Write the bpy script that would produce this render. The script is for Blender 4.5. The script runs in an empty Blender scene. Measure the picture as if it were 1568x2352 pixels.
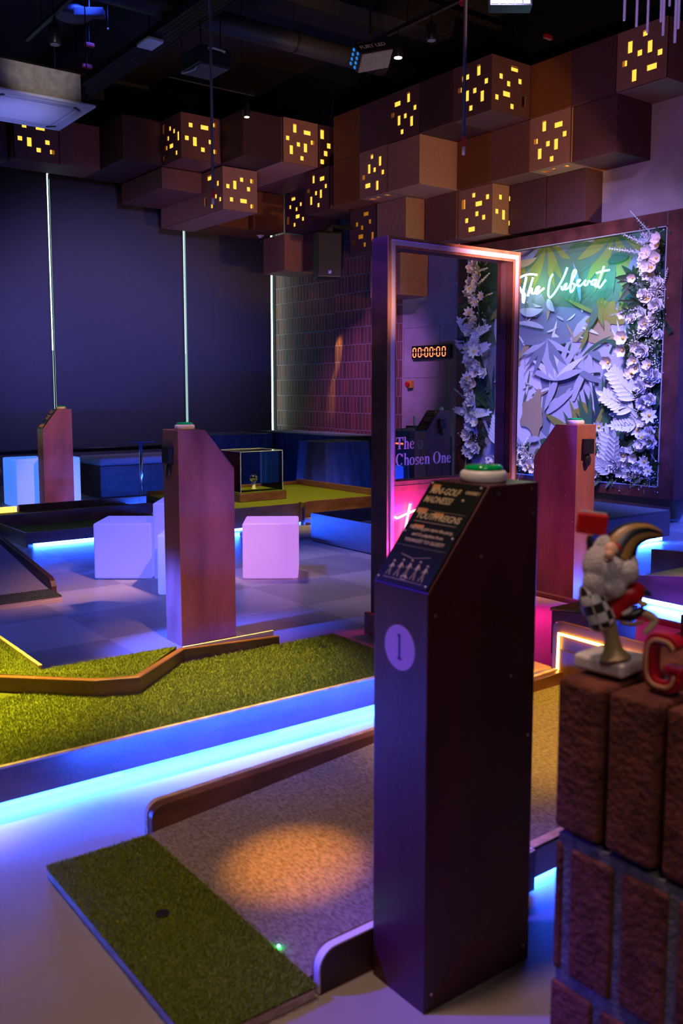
import bpy, bmesh, math, random
import numpy as np
from mathutils import Vector, Matrix
random.seed(7); rng = np.random.default_rng(7)
S = bpy.context.scene
COL = S.collection
# ---------------------------------------------------------------- camera
F_PX, CX, CY, CAM_H = 2100.0, 784.0, 1122.0, 1.33
PITCH = math.atan((CY-897.0)/F_PX); YAW = math.radians(53.1)
fh = Vector((math.cos(YAW), math.sin(YAW), 0)); RT = Vector((math.sin(YAW), -math.cos(YAW), 0))
FW = fh*math.cos(PITCH) - Vector((0, 0, 1))*math.sin(PITCH)
UP = Vector((0, 0, 1))*math.cos(PITCH) + fh*math.sin(PITCH)
EYE = Vector((0, 0, CAM_H))
cam = bpy.data.cameras.new('camera'); co = bpy.data.objects.new('camera', cam); COL.objects.link(co)
cam.sensor_fit = 'VERTICAL'; cam.sensor_height = 36; cam.sensor_width = 24
cam.lens = F_PX/2352*36; cam.shift_y = -(1176-CY)/2352
cam.dof.use_dof = True; cam.dof.focus_distance = 7.5; cam.dof.aperture_fstop = 4.6
cam.clip_start = 0.05
R = Matrix((RT, UP, -FW)).transposed()
co.matrix_world = Matrix.Translation(EYE) @ R.to_4x4()
S.camera = co
def ray(px, py): return FW + RT*((px-CX)/F_PX) + UP*((CY-py)/F_PX)
def onX(px, py, x): r = ray(px, py); return EYE + r*(x/r.x)
def onY(px, py, y): r = ray(px, py); return EYE + r*(y/r.y)
def onZ(px, py, z): r = ray(px, py); return EYE + r*((z-CAM_H)/r.z)
# ---------------------------------------------------------------- world, exposure
w = bpy.data.worlds.new('world'); S.world = w; w.use_nodes = True
w.node_tree.nodes['Background'].inputs[0].default_value = (0.30, 0.20, 0.55, 1)
w.node_tree.nodes['Background'].inputs[1].default_value = 0.02
S.view_settings.view_transform = 'Standard'; S.view_settings.look = 'None'
S.view_settings.exposure = 0.12; S.view_settings.gamma = 1.0
try: S.view_settings.use_curve_mapping = False
except Exception: pass
S.cycles.use_denoising = True
S.cycles.sample_clamp_indirect = 4.0
S.cycles.max_bounces = 6; S.cycles.diffuse_bounces = 3
S.cycles.caustics_reflective = False; S.cycles.caustics_refractive = False
# ---------------------------------------------------------------- lights (track heads, wash lights, and unseen spots added to lift single things)
def spot(name, loc, tgt, col, power, ang, blend=0.5, rad=0.04):
    l = bpy.data.lights.new(name, 'SPOT'); l.color = col; l.energy = power
    l.spot_size = math.radians(ang); l.spot_blend = blend; l.shadow_soft_size = rad
    o = bpy.data.objects.new(name, l); COL.objects.link(o); o.location = loc
    o.rotation_euler = (Vector(tgt)-Vector(loc)).to_track_quat('-Z', 'Y').to_euler(); return o
def area(name, loc, tgt, col, power, sx, sy=None):
    l = bpy.data.lights.new(name, 'AREA'); l.color = col; l.energy = power; l.size = sx
    if sy: l.shape = 'RECTANGLE'; l.size_y = sy
    o = bpy.data.objects.new(name, l); COL.objects.link(o); o.location = loc
    o.rotation_euler = (Vector(tgt)-Vector(loc)).to_track_quat('-Z', 'Y').to_euler(); return o
spot('light_turf_warm', (0.6, 5.0, 5.2), (0.35, 3.75, 0.1), (1.0, 0.78, 0.06), 10000, 25, 1.0)
spot('light_turf_right', (1.7, 4.6, 5.2), (1.70, 3.45, 0.1), (1.0, 0.72, 0.10), 4200, 20, 1.0)
spot('light_orange_pool', (0.75, 2.5, 4.2), (1.32, 1.97, 0.05), (1.0, 0.36, 0.03), 1700, 6.4, 1.0, 0.02)
spot('light_pink_wash', (2.6, 0.9, 4.7), (2.62, 4.5, 0.55), (1.0, 0.50, 0.36), 3300, 23, 0.9, 0.08)
spot('light_salmon_right', (4.7, 0.9, 4.6), (4.44, 3.48, 0.7), (1.0, 0.55, 0.38), 1500, 13, 0.9, 0.05)
spot('light_purple_lane', (3.5, 1.4, 3.6), (4.85, 2.9, 0.15), (0.40, 0.04, 1.0), 1300, 15, 0.9, 0.05)
spot('light_right_turf', (5.2, 2.2, 4.6), (5.2, 2.9, 0.2), (1.0, 0.85, 0.45), 500, 16, 0.9, 0.05)
spot('light_blue_mid_podium', (-0.3, 4.35, 1.5), (2.13, 4.30, 0.12), (0.04, 0.09, 1.0), 3600, 15, 1.0, 0.05)  # added low spot, stands in for blue bounced off the floor
spot('light_salmon_left', (2.7, 6.6, 4.8), (3.5, 9.8, 0.6), (1.0, 0.48, 0.30), 900, 13, 0.9, 0.05)
spot('light_ac_white', (2.4, 6.2, 3.6), (2.95, 8.3, 4.15), (1.0, 0.86, 0.8), 70, 20, 0.9, 0.05)  # added spot, only brightens the air unit housing
spot('light_amber_floor', (1.9, 1.9, 4.6), (2.25, 4.3, 0.1), (1.0, 0.42, 0.08), 500, 14, 0.9, 0.05)
spot('light_pink_boxes', (3.6, 3.2, 2.0), (7.6, 7.6, 4.0), (1.0, 0.42, 0.55), 190, 60, 0.9, 0.15)
spot('light_amber_boxes', (6.3, 3.3, 1.6), (7.4, 8.2, 3.9), (1.0, 0.50, 0.15), 430, 40, 0.3, 0.05)
spot('light_amber_left', (4.2, 7.2, 1.2), (6.2, 11.0, 4.0), (1.0, 0.45, 0.2), 130, 60, 0.8, 0.15)
spot('light_violet_left', (3.9, 6.9, 3.5), (5.4, 12.9, 1.8), (0.40, 0.30, 1.0), 1150, 50, 0.9, 0.2)
spot('light_blue_blind', (3.6, 8.6, 5.2), (3.6, 12.9, 1.1), (0.03, 0.10, 1.0), 1300, 34, 0.9, 0.2)
spot('light_violet_right', (4.2, 4.6, 4.4), (8.2, 6.2, 1.9), (0.46, 0.34, 1.0), 1000, 42, 0.9, 0.2)
spot('light_blue_right', (6.2, 3.2, 4.2), (8.2, 4.4, 0.6), (0.07, 0.11, 1.0), 2400, 50, 0.9, 0.2)
spot('light_blue_podium', (-0.9, 3.0, 2.4), (1.24, 1.45, 0.4), (0.09, 0.04, 1.0), 1100, 22, 1.0, 0.1)
spot('light_blue_lane', (0.6, 1.2, 4.0), (1.9, 2.85, 0.1), (0.05, 0.09, 1.0), 500, 22, 0.9, 0.1)
spot('light_floor_warm', (0.55, 1.62, 5.4), (0.80, 1.45, 0.0), (1.0, 0.62, 0.46), 420, 50, 0.9, 0.2)
spot('light_mid_floor', (3.6, 6.9, 5.2), (4.0, 5.2, 0.0), (1.0, 0.64, 0.60), 420, 30, 0.9, 0.2)
spot('light_violet_fill', (0.5, 4.5, 4.8), (2.2, 6.4, 0.0), (0.08, 0.12, 1.0), 650, 60, 0.9, 0.3)
spot('light_violet_brick', (4.6, 7.4, 3.9), (8.2, 10.2, 1.3), (0.70, 0.25, 1.0), 800, 30, 0.9, 0.1)
spot('light_blue_lanes', (1.0, 5.4, 4.6), (4.6, 5.7, 0.1), (0.02, 0.09, 1.0), 900, 26, 0.9, 0.1)
spot('light_pink_carpet', (3.7, 3.72, 0.6), (3.55, 2.9, 0.08), (1.0, 0.02, 0.35), 60, 110, 0.9, 0.05)  # added spot below the neon panel, turns the carpet magenta
spot('light_violet_podium', (1.6, 4.6, 4.8), (4.4, 3.62, 0.6), (0.11, 0.05, 1.0), 2600, 15, 0.9, 0.1)
area('light_foreground_fill', (0.2, -0.5, 2.9), (1.3, 0.9, 0.9), (1.0, 0.78, 0.74), 12, 0.8)  # added soft light for the dark foreground, no lamp known there
spot('light_flower_wash', (5.2, 5.0, 5.0), (8.1, 6.6, 1.3), (0.60, 0.56, 1.0), 1500, 36, 0.9, 0.2)
spot('light_far_green', (4.6, 6.2, 4.6), (5.2, 7.9, 0.2), (1.0, 0.72, 0.10), 1100, 34, 0.8, 0.1)
spot('light_brick_patch', (7.9, 10.75, 2.9), (8.42, 11.30, 1.5), (1.0, 0.58, 0.08), 160, 13, 0.6, 0.02)
spot('light_ceiling_blue', (2.2, 7.6, 1.4), (2.85, 8.75, 3.9), (0.30, 0.32, 1.0), 260, 18, 0.6, 0.2)
# ---------------------------------------------------------------- materials
MATS = {}
def nodes(name):
    m = bpy.data.materials.new(name); m.use_nodes = True
    nt = m.node_tree; b = nt.nodes['Principled BSDF']; MATS[name] = m; return m, nt, b
def plain(name, col, rough=0.5, metal=0.0, spec=0.5, alpha=None, trans=None, ior=None, coat=None):
    if name in MATS: return MATS[name]
    m, nt, b = nodes(name)
    b.inputs['Base Color'].default_value = (*col, 1); b.inputs['Roughness'].default_value = rough
    b.inputs['Metallic'].default_value = metal; b.inputs['Specular IOR Level'].default_value = spec
    if trans is not None: b.inputs['Transmission Weight'].default_value = trans
    if ior is not None: b.inputs['IOR'].default_value = ior
    if coat is not None: b.inputs['Coat Weight'].default_value = coat
    return m
def emis(name, col, k, base=(0.02, 0.02, 0.02)):
    if name in MATS: return MATS[name]
    m, nt, b = nodes(name); b.inputs['Base Color'].default_value = (*base, 1)
    b.inputs['Emission Color'].default_value = (*col, 1); b.inputs['Emission Strength'].default_value = k; return m
def noisy(name, c1, c2, scale=(8, 8, 8), rough=0.5, bump=0.0, bscale=60, det=4, spec=0.5, lo=0.35, hi=0.65, coat=0.0, rvar=0.0):
    if name in MATS: return MATS[name]
    m, nt, b = nodes(name); L = nt.links
    tc = nt.nodes.new('ShaderNodeTexCoord'); mp = nt.nodes.new('ShaderNodeMapping'); mp.inputs['Scale'].default_value = scale
    n = nt.nodes.new('ShaderNodeTexNoise'); n.inputs['Detail'].default_value = det; n.inputs['Scale'].default_value = 1.0
    cr = nt.nodes.new('ShaderNodeValToRGB'); cr.color_ramp.elements[0].color = (*c1, 1); cr.color_ramp.elements[1].color = (*c2, 1)
    cr.color_ramp.elements[0].position = lo; cr.color_ramp.elements[1].position = hi
    L.new(tc.outputs['Object'], mp.inputs[0]); L.new(mp.outputs[0], n.inputs[0]); L.new(n.outputs[0], cr.inputs[0]); L.new(cr.outputs[0], b.inputs['Base Color'])
    b.inputs['Roughness'].default_value = rough; b.inputs['Specular IOR Level'].default_value = spec; b.inputs['Coat Weight'].default_value = coat
    if rvar:
        mr = nt.nodes.new('ShaderNodeMapRange'); mr.inputs['To Min'].default_value = rough-rvar; mr.inputs['To Max'].default_value = rough+rvar
        L.new(n.outputs[0], mr.inputs[0]); L.new(mr.outputs[0], b.inputs['Roughness'])
    if bump:
        n2 = nt.nodes.new('ShaderNodeTexNoise'); n2.inputs['Scale'].default_value = bscale; n2.inputs['Detail'].default_value = 3
        bp = nt.nodes.new('ShaderNodeBump'); bp.inputs['Strength'].default_value = bump; bp.inputs['Distance'].default_value = 0.01
        L.new(tc.outputs['Object'], n2.inputs[0]); L.new(n2.outputs[0], bp.inputs['Height']); L.new(bp.outputs[0], b.inputs['Normal'])
    return m
WOOD = noisy('stained_plywood', (0.105, 0.036, 0.022), (0.235, 0.085, 0.045), (2.5, 2.5, 9), 0.36, 0.12, 90, 8, 0.45, 0.3, 0.72, rvar=0.08)
WOODX = noisy('stained_plywood_long', (0.10, 0.036, 0.022), (0.24, 0.09, 0.05), (5, 3, 14), 0.34, 0.15, 80, 8, 0.5, 0.3, 0.7, rvar=0.1)
DARKWOOD = noisy('dark_stained_wood', (0.040, 0.013, 0.012), (0.085, 0.03, 0.026), (3, 3, 8), 0.4, 0.1, 80, 6, 0.4)
EDGE = noisy('pale_plywood_edge', (0.42, 0.28, 0.20), (0.66, 0.47, 0.36), (30, 30, 90), 0.6)
BARK = plain('screw_steel', (0.75, 0.6, 0.55), 0.3, 0.9)
TURF = noisy('artificial_turf', (0.070, 0.100, 0.010), (0.20, 0.24, 0.022), (170, 170, 170), 0.75, 0.8, 240, 3, 0.2)
BLADE = noisy('turf_blades', (0.12, 0.16, 0.014), (0.30, 0.34, 0.035), (230, 230, 60), 0.6, 0, det=2, spec=0.3)
FELT = noisy('grey_felt_carpet', (0.15, 0.115, 0.11), (0.30, 0.245, 0.235), (150, 60, 60), 0.95, 0.5, 260, 6, 0.05, 0.34, 0.66)
FELT2 = noisy('fine_grey_carpet', (0.16, 0.13, 0.12), (0.26, 0.22, 0.20), (160, 160, 160), 0.95, 0.4, 260, 4, 0.05)
WHITE = plain('white_plastic', (0.78, 0.76, 0.76), 0.35)
BLACK = plain('black_plastic', (0.012, 0.012, 0.014), 0.4)
BLACKM = plain('black_metal', (0.015, 0.015, 0.018), 0.35, 0.3)
GREENB = plain('green_button', (0.0, 0.42, 0.10), 0.12, coat=0.5)
RED = plain('red_plastic', (0.62, 0.01, 0.015), 0.35)
STEEL = plain('brushed_steel', (0.55, 0.55, 0.58), 0.22, 1.0)
GLASS = plain('clear_glass', (1, 1, 1), 0.0, trans=1.0, ior=1.45)
def glass_mat(name, tint=(0.97, 0.98, 1.0), k=0.05):
    m, nt, b = nodes(name); L = nt.links
    tr = nt.nodes.new('ShaderNodeBsdfTransparent'); tr.inputs[0].default_value = (*tint, 1)
    gl = nt.nodes.new('ShaderNodeBsdfGlossy'); gl.inputs['Roughness'].default_value = 0.02
    mx = nt.nodes.new('ShaderNodeMixShader'); fr = nt.nodes.new('ShaderNodeFresnel'); fr.inputs[0].default_value = 1.3
    L.new(fr.outputs[0], mx.inputs[0]); L.new(tr.outputs[0], mx.inputs[1]); L.new(gl.outputs[0], mx.inputs[2])
    L.new(mx.outputs[0], nt.nodes['Material Output'].inputs[0]); return m
PANE = glass_mat('thin_glass_pane')
GLOWBLUE = emis('blue_led_strip', (0.016, 0.085, 1.0), 300)
WOODF = noisy('lacquered_fascia', (0.045, 0.022, 0.030), (0.12, 0.06, 0.07), (5, 3, 14), 0.45, 0.15, 80, 8, 0.6, 0.3, 0.7, coat=1.0)
WOODF.node_tree.nodes['Principled BSDF'].inputs['Coat Roughness'].default_value = 0.28
GLOWWARM = emis('warm_led_neon', (1.0, 0.60, 0.10), 14)
# ---------------------------------------------------------------- mesh builder
class MB:
    def __init__(s): s.v = []; s.f = []; s.m = []; s.mi = 0
    def add(s, vs, fs):
        o = len(s.v); s.v += [tuple(v) for v in vs]; s.f += [tuple(i+o for i in f) for f in fs]; s.m += [s.mi]*len(fs); return s
    def box(s, x0, x1, y0, y1, z0, z1, M=None):
        vs = [Vector(p) for p in ((x0, y0, z0), (x1, y0, z0), (x1, y1, z0), (x0, y1, z0), (x0, y0, z1), (x1, y0, z1), (x1, y1, z1), (x0, y1, z1))]
        if M: vs = [M @ v for v in vs]
        return s.add(vs, [(0, 3, 2, 1), (4, 5, 6, 7), (0, 1, 5, 4), (1, 2, 6, 5), (2, 3, 7, 6), (3, 0, 4, 7)])
    def prism(s, poly, d, off=(0, 0, 0)):          # poly: 3D points (planar), extruded by vector d
        n = len(poly); P = [Vector(p)+Vector(off) for p in poly]; D = Vector(d)
        return s.add(P+[p+D for p in P], [tuple(range(n))[::-1], tuple(range(n, 2*n))]+[(i, (i+1) % n, n+(i+1) % n, n+i) for i in range(n)])
    def cyl(s, p0, p1, r0, r1=None, n=20, cap=True):
        r1 = r0 if r1 is None else r1; a = Vector(p0); b = Vector(p1); d = (b-a).normalized()
        u = d.orthogonal().normalized(); w_ = d.cross(u); vs = []
        for p, r in ((a, r0), (b, r1)):
            vs += [p+(u*math.cos(t)+w_*math.sin(t))*r for t in [2*math.pi*i/n for i in range(n)]]
        fs = [(i, (i+1) % n, n+(i+1) % n, n+i) for i in range(n)]
        if cap: fs += [tuple(range(n))[::-1], tuple(range(n, 2*n))]
        return s.add(vs, fs)
    def tube(s, pts, r, n=8):
        P = [Vector(p) for p in pts]; rs = r if isinstance(r, (list, tuple)) else [r]*len(P); vs = []; up = None
        for i, p in enumerate(P):
            d = (P[min(i+1, len(P)-1)]-P[max(i-1, 0)]).normalized()
            u = d.orthogonal().normalized() if up is None else (up-d*up.dot(d)).normalized()
            up = u; q = d.cross(u)
            vs += [p+(u*math.cos(t)+q*math.sin(t))*rs[i] for t in [2*math.pi*k/n for k in range(n)]]
        fs = [(i*n+k, i*n+(k+1) % n, (i+1)*n+(k+1) % n, (i+1)*n+k) for i in range(len(P)-1) for k in range(n)]
        fs += [tuple(range(n))[::-1], tuple(range((len(P)-1)*n, len(P)*n))]
        return s.add(vs, fs)
    def ball(s, c, r, n=16, m=10, M=None):
        r = (r, r, r) if not isinstance(r, (tuple, list)) else r; c = Vector(c); vs = [Vector((0, 0, r[2]))]
        for j in range(1, m):
            a = math.pi*j/m
            vs += [Vector((r[0]*math.sin(a)*math.cos(2*math.pi*i/n), r[1]*math.sin(a)*math.sin(2*math.pi*i/n), r[2]*math.cos(a))) for i in range(n)]
        vs.append(Vector((0, 0, -r[2])))
        vs = [(M @ v if M else v)+c for v in vs]; fs = [(0, 1+i, 1+(i+1) % n) for i in range(n)]
        for j in range(m-2):
            for i in range(n): fs.append((1+j*n+i, 1+(j+1)*n+i, 1+(j+1)*n+(i+1) % n, 1+j*n+(i+1) % n))
        l = len(vs)-1; fs += [(l, 1+(m-2)*n+(i+1) % n, 1+(m-2)*n+i) for i in range(n)]
        return s.add(vs, fs)
    def lathe(s, c, prof, n=32):
        c = Vector(c); vs = []
        for r, z in prof: vs += [c+Vector((r*math.cos(2*math.pi*i/n), r*math.sin(2*math.pi*i/n), z)) for i in range(n)]
        k = len(prof); fs = [(j*n+i, j*n+(i+1) % n, (j+1)*n+(i+1) % n, (j+1)*n+i) for j in range(k-1) for i in range(n)]
        fs += [tuple(range(n))[::-1], tuple(range((k-1)*n, k*n))]
        return s.add(vs, fs)
    def build(s, name, mats, parent=None, smooth=False, bevel=0, seg=2, local=False, subsurf=0):
        me = bpy.data.meshes.new(name); off = Vector((0, 0, 0))
        if parent and not local:
            p = parent
            while p: off += p.location; p = p.parent
        me.from_pydata([tuple(Vector(v)-off) for v in s.v], [], s.f)
        mats = mats if isinstance(mats, (list, tuple)) else [mats]
        for m in mats: me.materials.append(m)
        if len(mats) > 1: me.polygons.foreach_set('material_index', s.m)
        bm = bmesh.new(); bm.from_mesh(me); bmesh.ops.recalc_face_normals(bm, faces=bm.faces); bm.to_mesh(me); bm.free()
        if smooth: me.polygons.foreach_set('use_smooth', [True]*len(me.polygons))
        o = bpy.data.objects.new(name, me); COL.objects.link(o)
        if parent: o.parent = parent
        if bevel:
            b = o.modifiers.new('bevel', 'BEVEL'); b.width = bevel; b.segments = seg; b.limit_method = 'ANGLE'
        if subsurf:
            b = o.modifiers.new('sub', 'SUBSURF'); b.levels = subsurf; b.render_levels = subsurf
        return o
def tag(o, label, cat, group=None, kind=None):
    o['label'] = label; o['category'] = cat
    if group: o['group'] = group
    if kind: o['kind'] = kind
    return o
def thing(name, label, cat, loc=(0, 0, 0), group=None, rz=0):
    o = bpy.data.objects.new(name, None); COL.objects.link(o); o.location = loc; o.rotation_euler = (0, 0, rz)
    o.empty_display_size = 0.1
    return tag(o, label, cat, group)
def struct(o): o['kind'] = 'structure'; return o
def copy_tree(o, parent=None):
    c = o.copy(); COL.objects.link(c); c.parent = parent
    for ch in list(o.children): copy_tree(ch, c)
    return c
def text_mb(s, size, M, extrude=0.0004, shear=0.0, align='LEFT', bold=0.0, sx=1.0):
    cu = bpy.data.curves.new('t', 'FONT'); cu.body = s; cu.size = size; cu.extrude = extrude; cu.shear = shear
    cu.align_x = align; cu.offset = bold; cu.resolution_u = 4
    o = bpy.data.objects.new('t', cu); COL.objects.link(o); dg = bpy.context.evaluated_depsgraph_get()
    me = bpy.data.meshes.new_from_object(o.evaluated_get(dg))
    vs = [M @ Vector((v.co.x*sx, v.co.y, v.co.z)) for v in me.vertices]; fs = [tuple(p.vertices) for p in me.polygons]
    bpy.data.objects.remove(o); bpy.data.curves.remove(cu); bpy.data.meshes.remove(me)
    return vs, fs
def frame_mat(o, ux, uy):                     # text space: x along ux, y along uy
    ux = Vector(ux).normalized(); uy = Vector(uy).normalized(); uz = ux.cross(uy)
    M = Matrix((ux, uy, uz)).transposed().to_4x4(); M.translation = Vector(o); return M
def smooth_path(pts, k=4):
    P = [Vector(p) for p in pts]; out = []
    for i in range(len(P)-1):
        p0 = P[max(i-1, 0)]; p1 = P[i]; p2 = P[i+1]; p3 = P[min(i+2, len(P)-1)]
        for j in range(k):
            t = j/k
            out.append(0.5*((2*p1)+(p2-p0)*t+(2*p0-5*p1+4*p2-p3)*t*t+(3*p1-p0-3*p2+p3)*t**3))
    out.append(P[-1]); return out
# ================================================================ SETTING
XW, YW = 8.29, 12.92
# floor: screeded concrete with a large pale chequer of squares
def floor_mat():
    m, nt, b = nodes('polished_concrete'); L = nt.links; N = nt.nodes.new
    tc = N('ShaderNodeTexCoord'); ch = N('ShaderNodeTexChecker'); mp = N('ShaderNodeMapping')
    mp.inputs['Location'].default_value = (-1.881, -4.596, 0.5); L.new(tc.outputs['Object'], mp.inputs[0]); L.new(mp.outputs[0], ch.inputs[0])
    ch.inputs['Scale'].default_value = 1.55; ch.inputs['Color1'].default_value = (0.40, 0.36, 0.36, 1); ch.inputs['Color2'].default_value = (0.27, 0.25, 0.265, 1)
    n = N('ShaderNodeTexNoise'); n.inputs['Scale'].default_value = 1.6; n.inputs['Detail'].default_value = 7; L.new(tc.outputs['Object'], n.inputs[0])
    hs = N('ShaderNodeMix'); hs.data_type = 'RGBA'; hs.blend_type = 'MULTIPLY'; hs.inputs[0].default_value = 0.55
    cr = N('ShaderNodeValToRGB'); cr.color_ramp.elements[0].position = 0.35; cr.color_ramp.elements[0].color = (0.62, 0.60, 0.60, 1); cr.color_ramp.elements[1].position = 0.65
    sx = N('ShaderNodeSeparateXYZ'); L.new(tc.outputs['Object'], sx.inputs[0])
    near = N('ShaderNodeMath'); near.operation = 'GREATER_THAN'; near.inputs[1].default_value = 2.9; L.new(sx.outputs[1], near.inputs[0])
    mx = N('ShaderNodeMix'); mx.data_type = 'RGBA'; mx.inputs[6].default_value = (0.31, 0.265, 0.235, 1); L.new(near.outputs[0], mx.inputs[0]); L.new(ch.outputs[0], mx.inputs[7])
    L.new(n.outputs[0], cr.inputs[0]); L.new(mx.outputs[2], hs.inputs[6]); L.new(cr.outputs[0], hs.inputs[7]); L.new(hs.outputs[2], b.inputs['Base Color'])
    mr = N('ShaderNodeMapRange'); mr.inputs['To Min'].default_value = 0.28; mr.inputs['To Max'].default_value = 0.5; L.new(n.outputs[0], mr.inputs[0]); L.new(mr.outputs[0], b.inputs['Roughness'])
    n2 = N('ShaderNodeTexNoise'); n2.inputs['Scale'].default_value = 5; n2.inputs['Detail'].default_value = 2; L.new(tc.outputs['Object'], n2.inputs[0])
    bp = N('ShaderNodeBump'); bp.inputs['Strength'].default_value = 0.12; bp.inputs['Distance'].default_value = 0.02; L.new(n2.outputs[0], bp.inputs['Height']); L.new(bp.outputs[0], b.inputs['Normal'])
    return m
struct(MB().box(-3.5, 9.5, -3.0, 13.6, -0.1, 0.0).build('floor', floor_mat()))
struct(MB().box(-3.5, 9.5, -3.0, 13.6, 5.6, 5.7).build('ceiling', plain('black_ceiling', (0.006, 0.006, 0.008), 0.8)))
DARKWALL = plain('charcoal_wall', (0.03, 0.03, 0.035), 0.8)
struct(MB().box(-3.5, -3.4, -3.0, 13.6, 0, 5.6).build('wall_back', DARKWALL))
struct(MB().box(-3.4, 9.5, -3.0, -2.9, 0, 5.6).build('wall_rear', DARKWALL))
PLASTER = noisy('grey_plaster', (0.36, 0.32, 0.34), (0.46, 0.41, 0.43), (3, 3, 3), 0.85, 0.15, 40, 5, 0.2)
struct(MB().box(XW, XW+0.3, -2.9, 9.65, 0, 5.6).build('wall_right', PLASTER))
def brick_mat(name):
    m, nt, b = nodes(name); L = nt.links; N = nt.nodes.new
    tc = N('ShaderNodeTexCoord'); sp = N('ShaderNodeSeparateXYZ'); cb = N('ShaderNodeCombineXYZ')
    L.new(tc.outputs['Object'], sp.inputs[0]); L.new(sp.outputs[1], cb.inputs[0]); L.new(sp.outputs[2], cb.inputs[1])
    br = N('ShaderNodeTexBrick'); L.new(cb.outputs[0], br.inputs[0]); br.inputs['Scale'].default_value = 1.0
    br.inputs['Brick Width'].default_value = 0.085; br.inputs['Row Height'].default_value = 0.25; br.inputs['Mortar Size'].default_value = 0.006
    br.inputs['Mortar Smooth'].default_value = 0.3; br.offset = 0.5
    br.inputs['Color1'].default_value = (0.26, 0.085, 0.06, 1); br.inputs['Color2'].default_value = (0.13, 0.055, 0.05, 1); br.inputs['Mortar'].default_value = (0.34, 0.28, 0.32, 1)
    n = N('ShaderNodeTexNoise'); n.inputs['Scale'].default_value = 26; n.inputs['Detail'].default_value = 5; L.new(tc.outputs['Object'], n.inputs[0])
    ad = N('ShaderNodeMath'); ad.operation = 'MULTIPLY_ADD'; ad.inputs[1].default_value = -2.2; L.new(br.outputs['Fac'], ad.inputs[0]); L.new(n.outputs[0], ad.inputs[2])
    bp = N('ShaderNodeBump'); bp.inputs['Strength'].default_value = 0.9; bp.inputs['Distance'].default_value = 0.012; L.new(ad.outputs[0], bp.inputs['Height'])
    L.new(br.outputs[0], b.inputs['Base Color']); L.new(bp.outputs[0], b.inputs['Normal']); b.inputs['Roughness'].default_value = 0.75; return m
BRICKW = brick_mat('stacked_red_brick')
struct(MB().box(XW, XW+0.3, 9.65, 11.2, 0, 5.6).build('wall_brick', BRICKW))
struct(MB().box(XW+0.13, XW+0.3, 11.2, YW+0.3, 0, 5.6).build('wall_far', BRICKW))
# window wall behind the blinds: sill wall, header, panes of daylight
WDARK = plain('dark_window_frame', (0.02, 0.022, 0.025), 0.4)
wl = MB(); wl.box(-3.4, 8.45, YW+0.10, YW+0.3, 0, 0.6); wl.box(-3.4, 8.45, YW+0.10, YW+0.3, 4.3, 5.6)
struct(wl.build('wall_left', DARKWALL))
DAY = emis('daylight_glazing', (0.55, 0.9, 0.90), 0.55)
for k, (xa, xb) in enumerate(((0.2, 2.55), (2.65, 4.56), (4.64, 6.64), (6.72, 8.42))):
    p = struct(MB().box(xa, xb, YW+0.20, YW+0.21, 0.6, 4.3).build('window_%d' % (k+1), DAY))
    f = MB(); f.box(xa-0.045, xa+0.015, YW+0.12, YW+0.24, 0.6, 4.3); f.box(xb-0.015, xb+0.03, YW+0.12, YW+0.24, 0.6, 4.3)
    f.box(xa, xb, YW+0.14, YW+0.2, 0.6, 0.66); f.build('window_frame', WDARK, p)
# glow strips added in the blind gaps, standing in for light from behind
BLIND = noisy('charcoal_blind_fabric', (0.085, 0.085, 0.10), (0.125, 0.125, 0.145), (140, 20, 140), 0.9, 0.3, 300, 3, 0.1)
edges = [(2.62, 4.582), (4.618, 6.665), (6.703, 8.25)]
bl_lab = ['charcoal roller blind at the left edge, beside the first bright gap', 'charcoal roller blind between the two left bright gaps, widest panel', 'charcoal roller blind between the middle gap and the brick corner']
for (xa, xb), lab in zip(edges, bl_lab):
    t = thing('roller_blind', lab, 'blind', ((xa+xb)/2, YW, 0.5), 'roller blinds along the window wall')
    m = MB(); n = 40; vs = []
    for z in (0.5, 4.35):
        for i in range(n+1):
            u = i/n; vs.append((xa+(xb-xa)*u, YW+0.006*math.sin(u*9), z))
    m.add(vs, [(i, i+1, n+2+i, n+1+i) for i in range(n)]); o = m.build('fabric', BLIND, t, True)
    o.modifiers.new('s', 'SOLIDIFY').thickness = 0.002
    MB().cyl((xa, YW+0.01, 0.49), (xb, YW+0.01, 0.49), 0.014, n=12).build('bottom_bar', BLACK, t, True)
    MB().cyl((xa, YW+0.04, 4.36), (xb, YW+0.04, 4.36), 0.03, n=16).build('roller_tube', BLACK, t, True)
GAP = [(4.60, 0.0), (6.685, 0.0), (8.285, 0.0)]
for k, ((gx, _), lab) in enumerate(zip(GAP, ['leftmost green-white glow strip added in the gap between blinds', 'middle green-white glow strip added in the gap between blinds', 'pale green glow strip added in the gap beside the brick wall'])):
    wdt = 0.014 if k < 2 else 0.026
    t = thing('gap_glow', lab, 'glow strip', (gx, YW+0.05, 0.62), 'vertical glow strips added between the blinds')
    MB().box(gx-wdt, gx+wdt, YW+0.05, YW+0.07, 0.66 if k == 2 else 1.9, 4.34).build('glow_face', emis('gap_glow_bright', (0.62, 1.0, 0.86), 7.0), t)
    MB().box(gx+wdt*0.2, gx+wdt*0.7, YW+0.045, YW+0.05, 0.66, 4.34).build('dim_glow_face', emis('gap_glow_dim', (0.55, 0.9, 0.75), 0.9), t)
    MB().box(gx-wdt-0.01, gx+wdt+0.01, YW+0.075, YW+0.1, 0.62, 4.34).build('glow_backing', WDARK, t)
struct(MB().box(-3.4, XW, 12.405, 12.85, 4.40, 5.6).build('trim_1', DARKWALL))
struct(MB().box(XW-0.03, XW-0.001, -2.9, 11.19, 4.77, 5.6).build('trim_2', plain('black_ceiling', (0.006, 0.006, 0.008), 0.8)))  # black band added to keep the wall above the cubes dark
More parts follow.
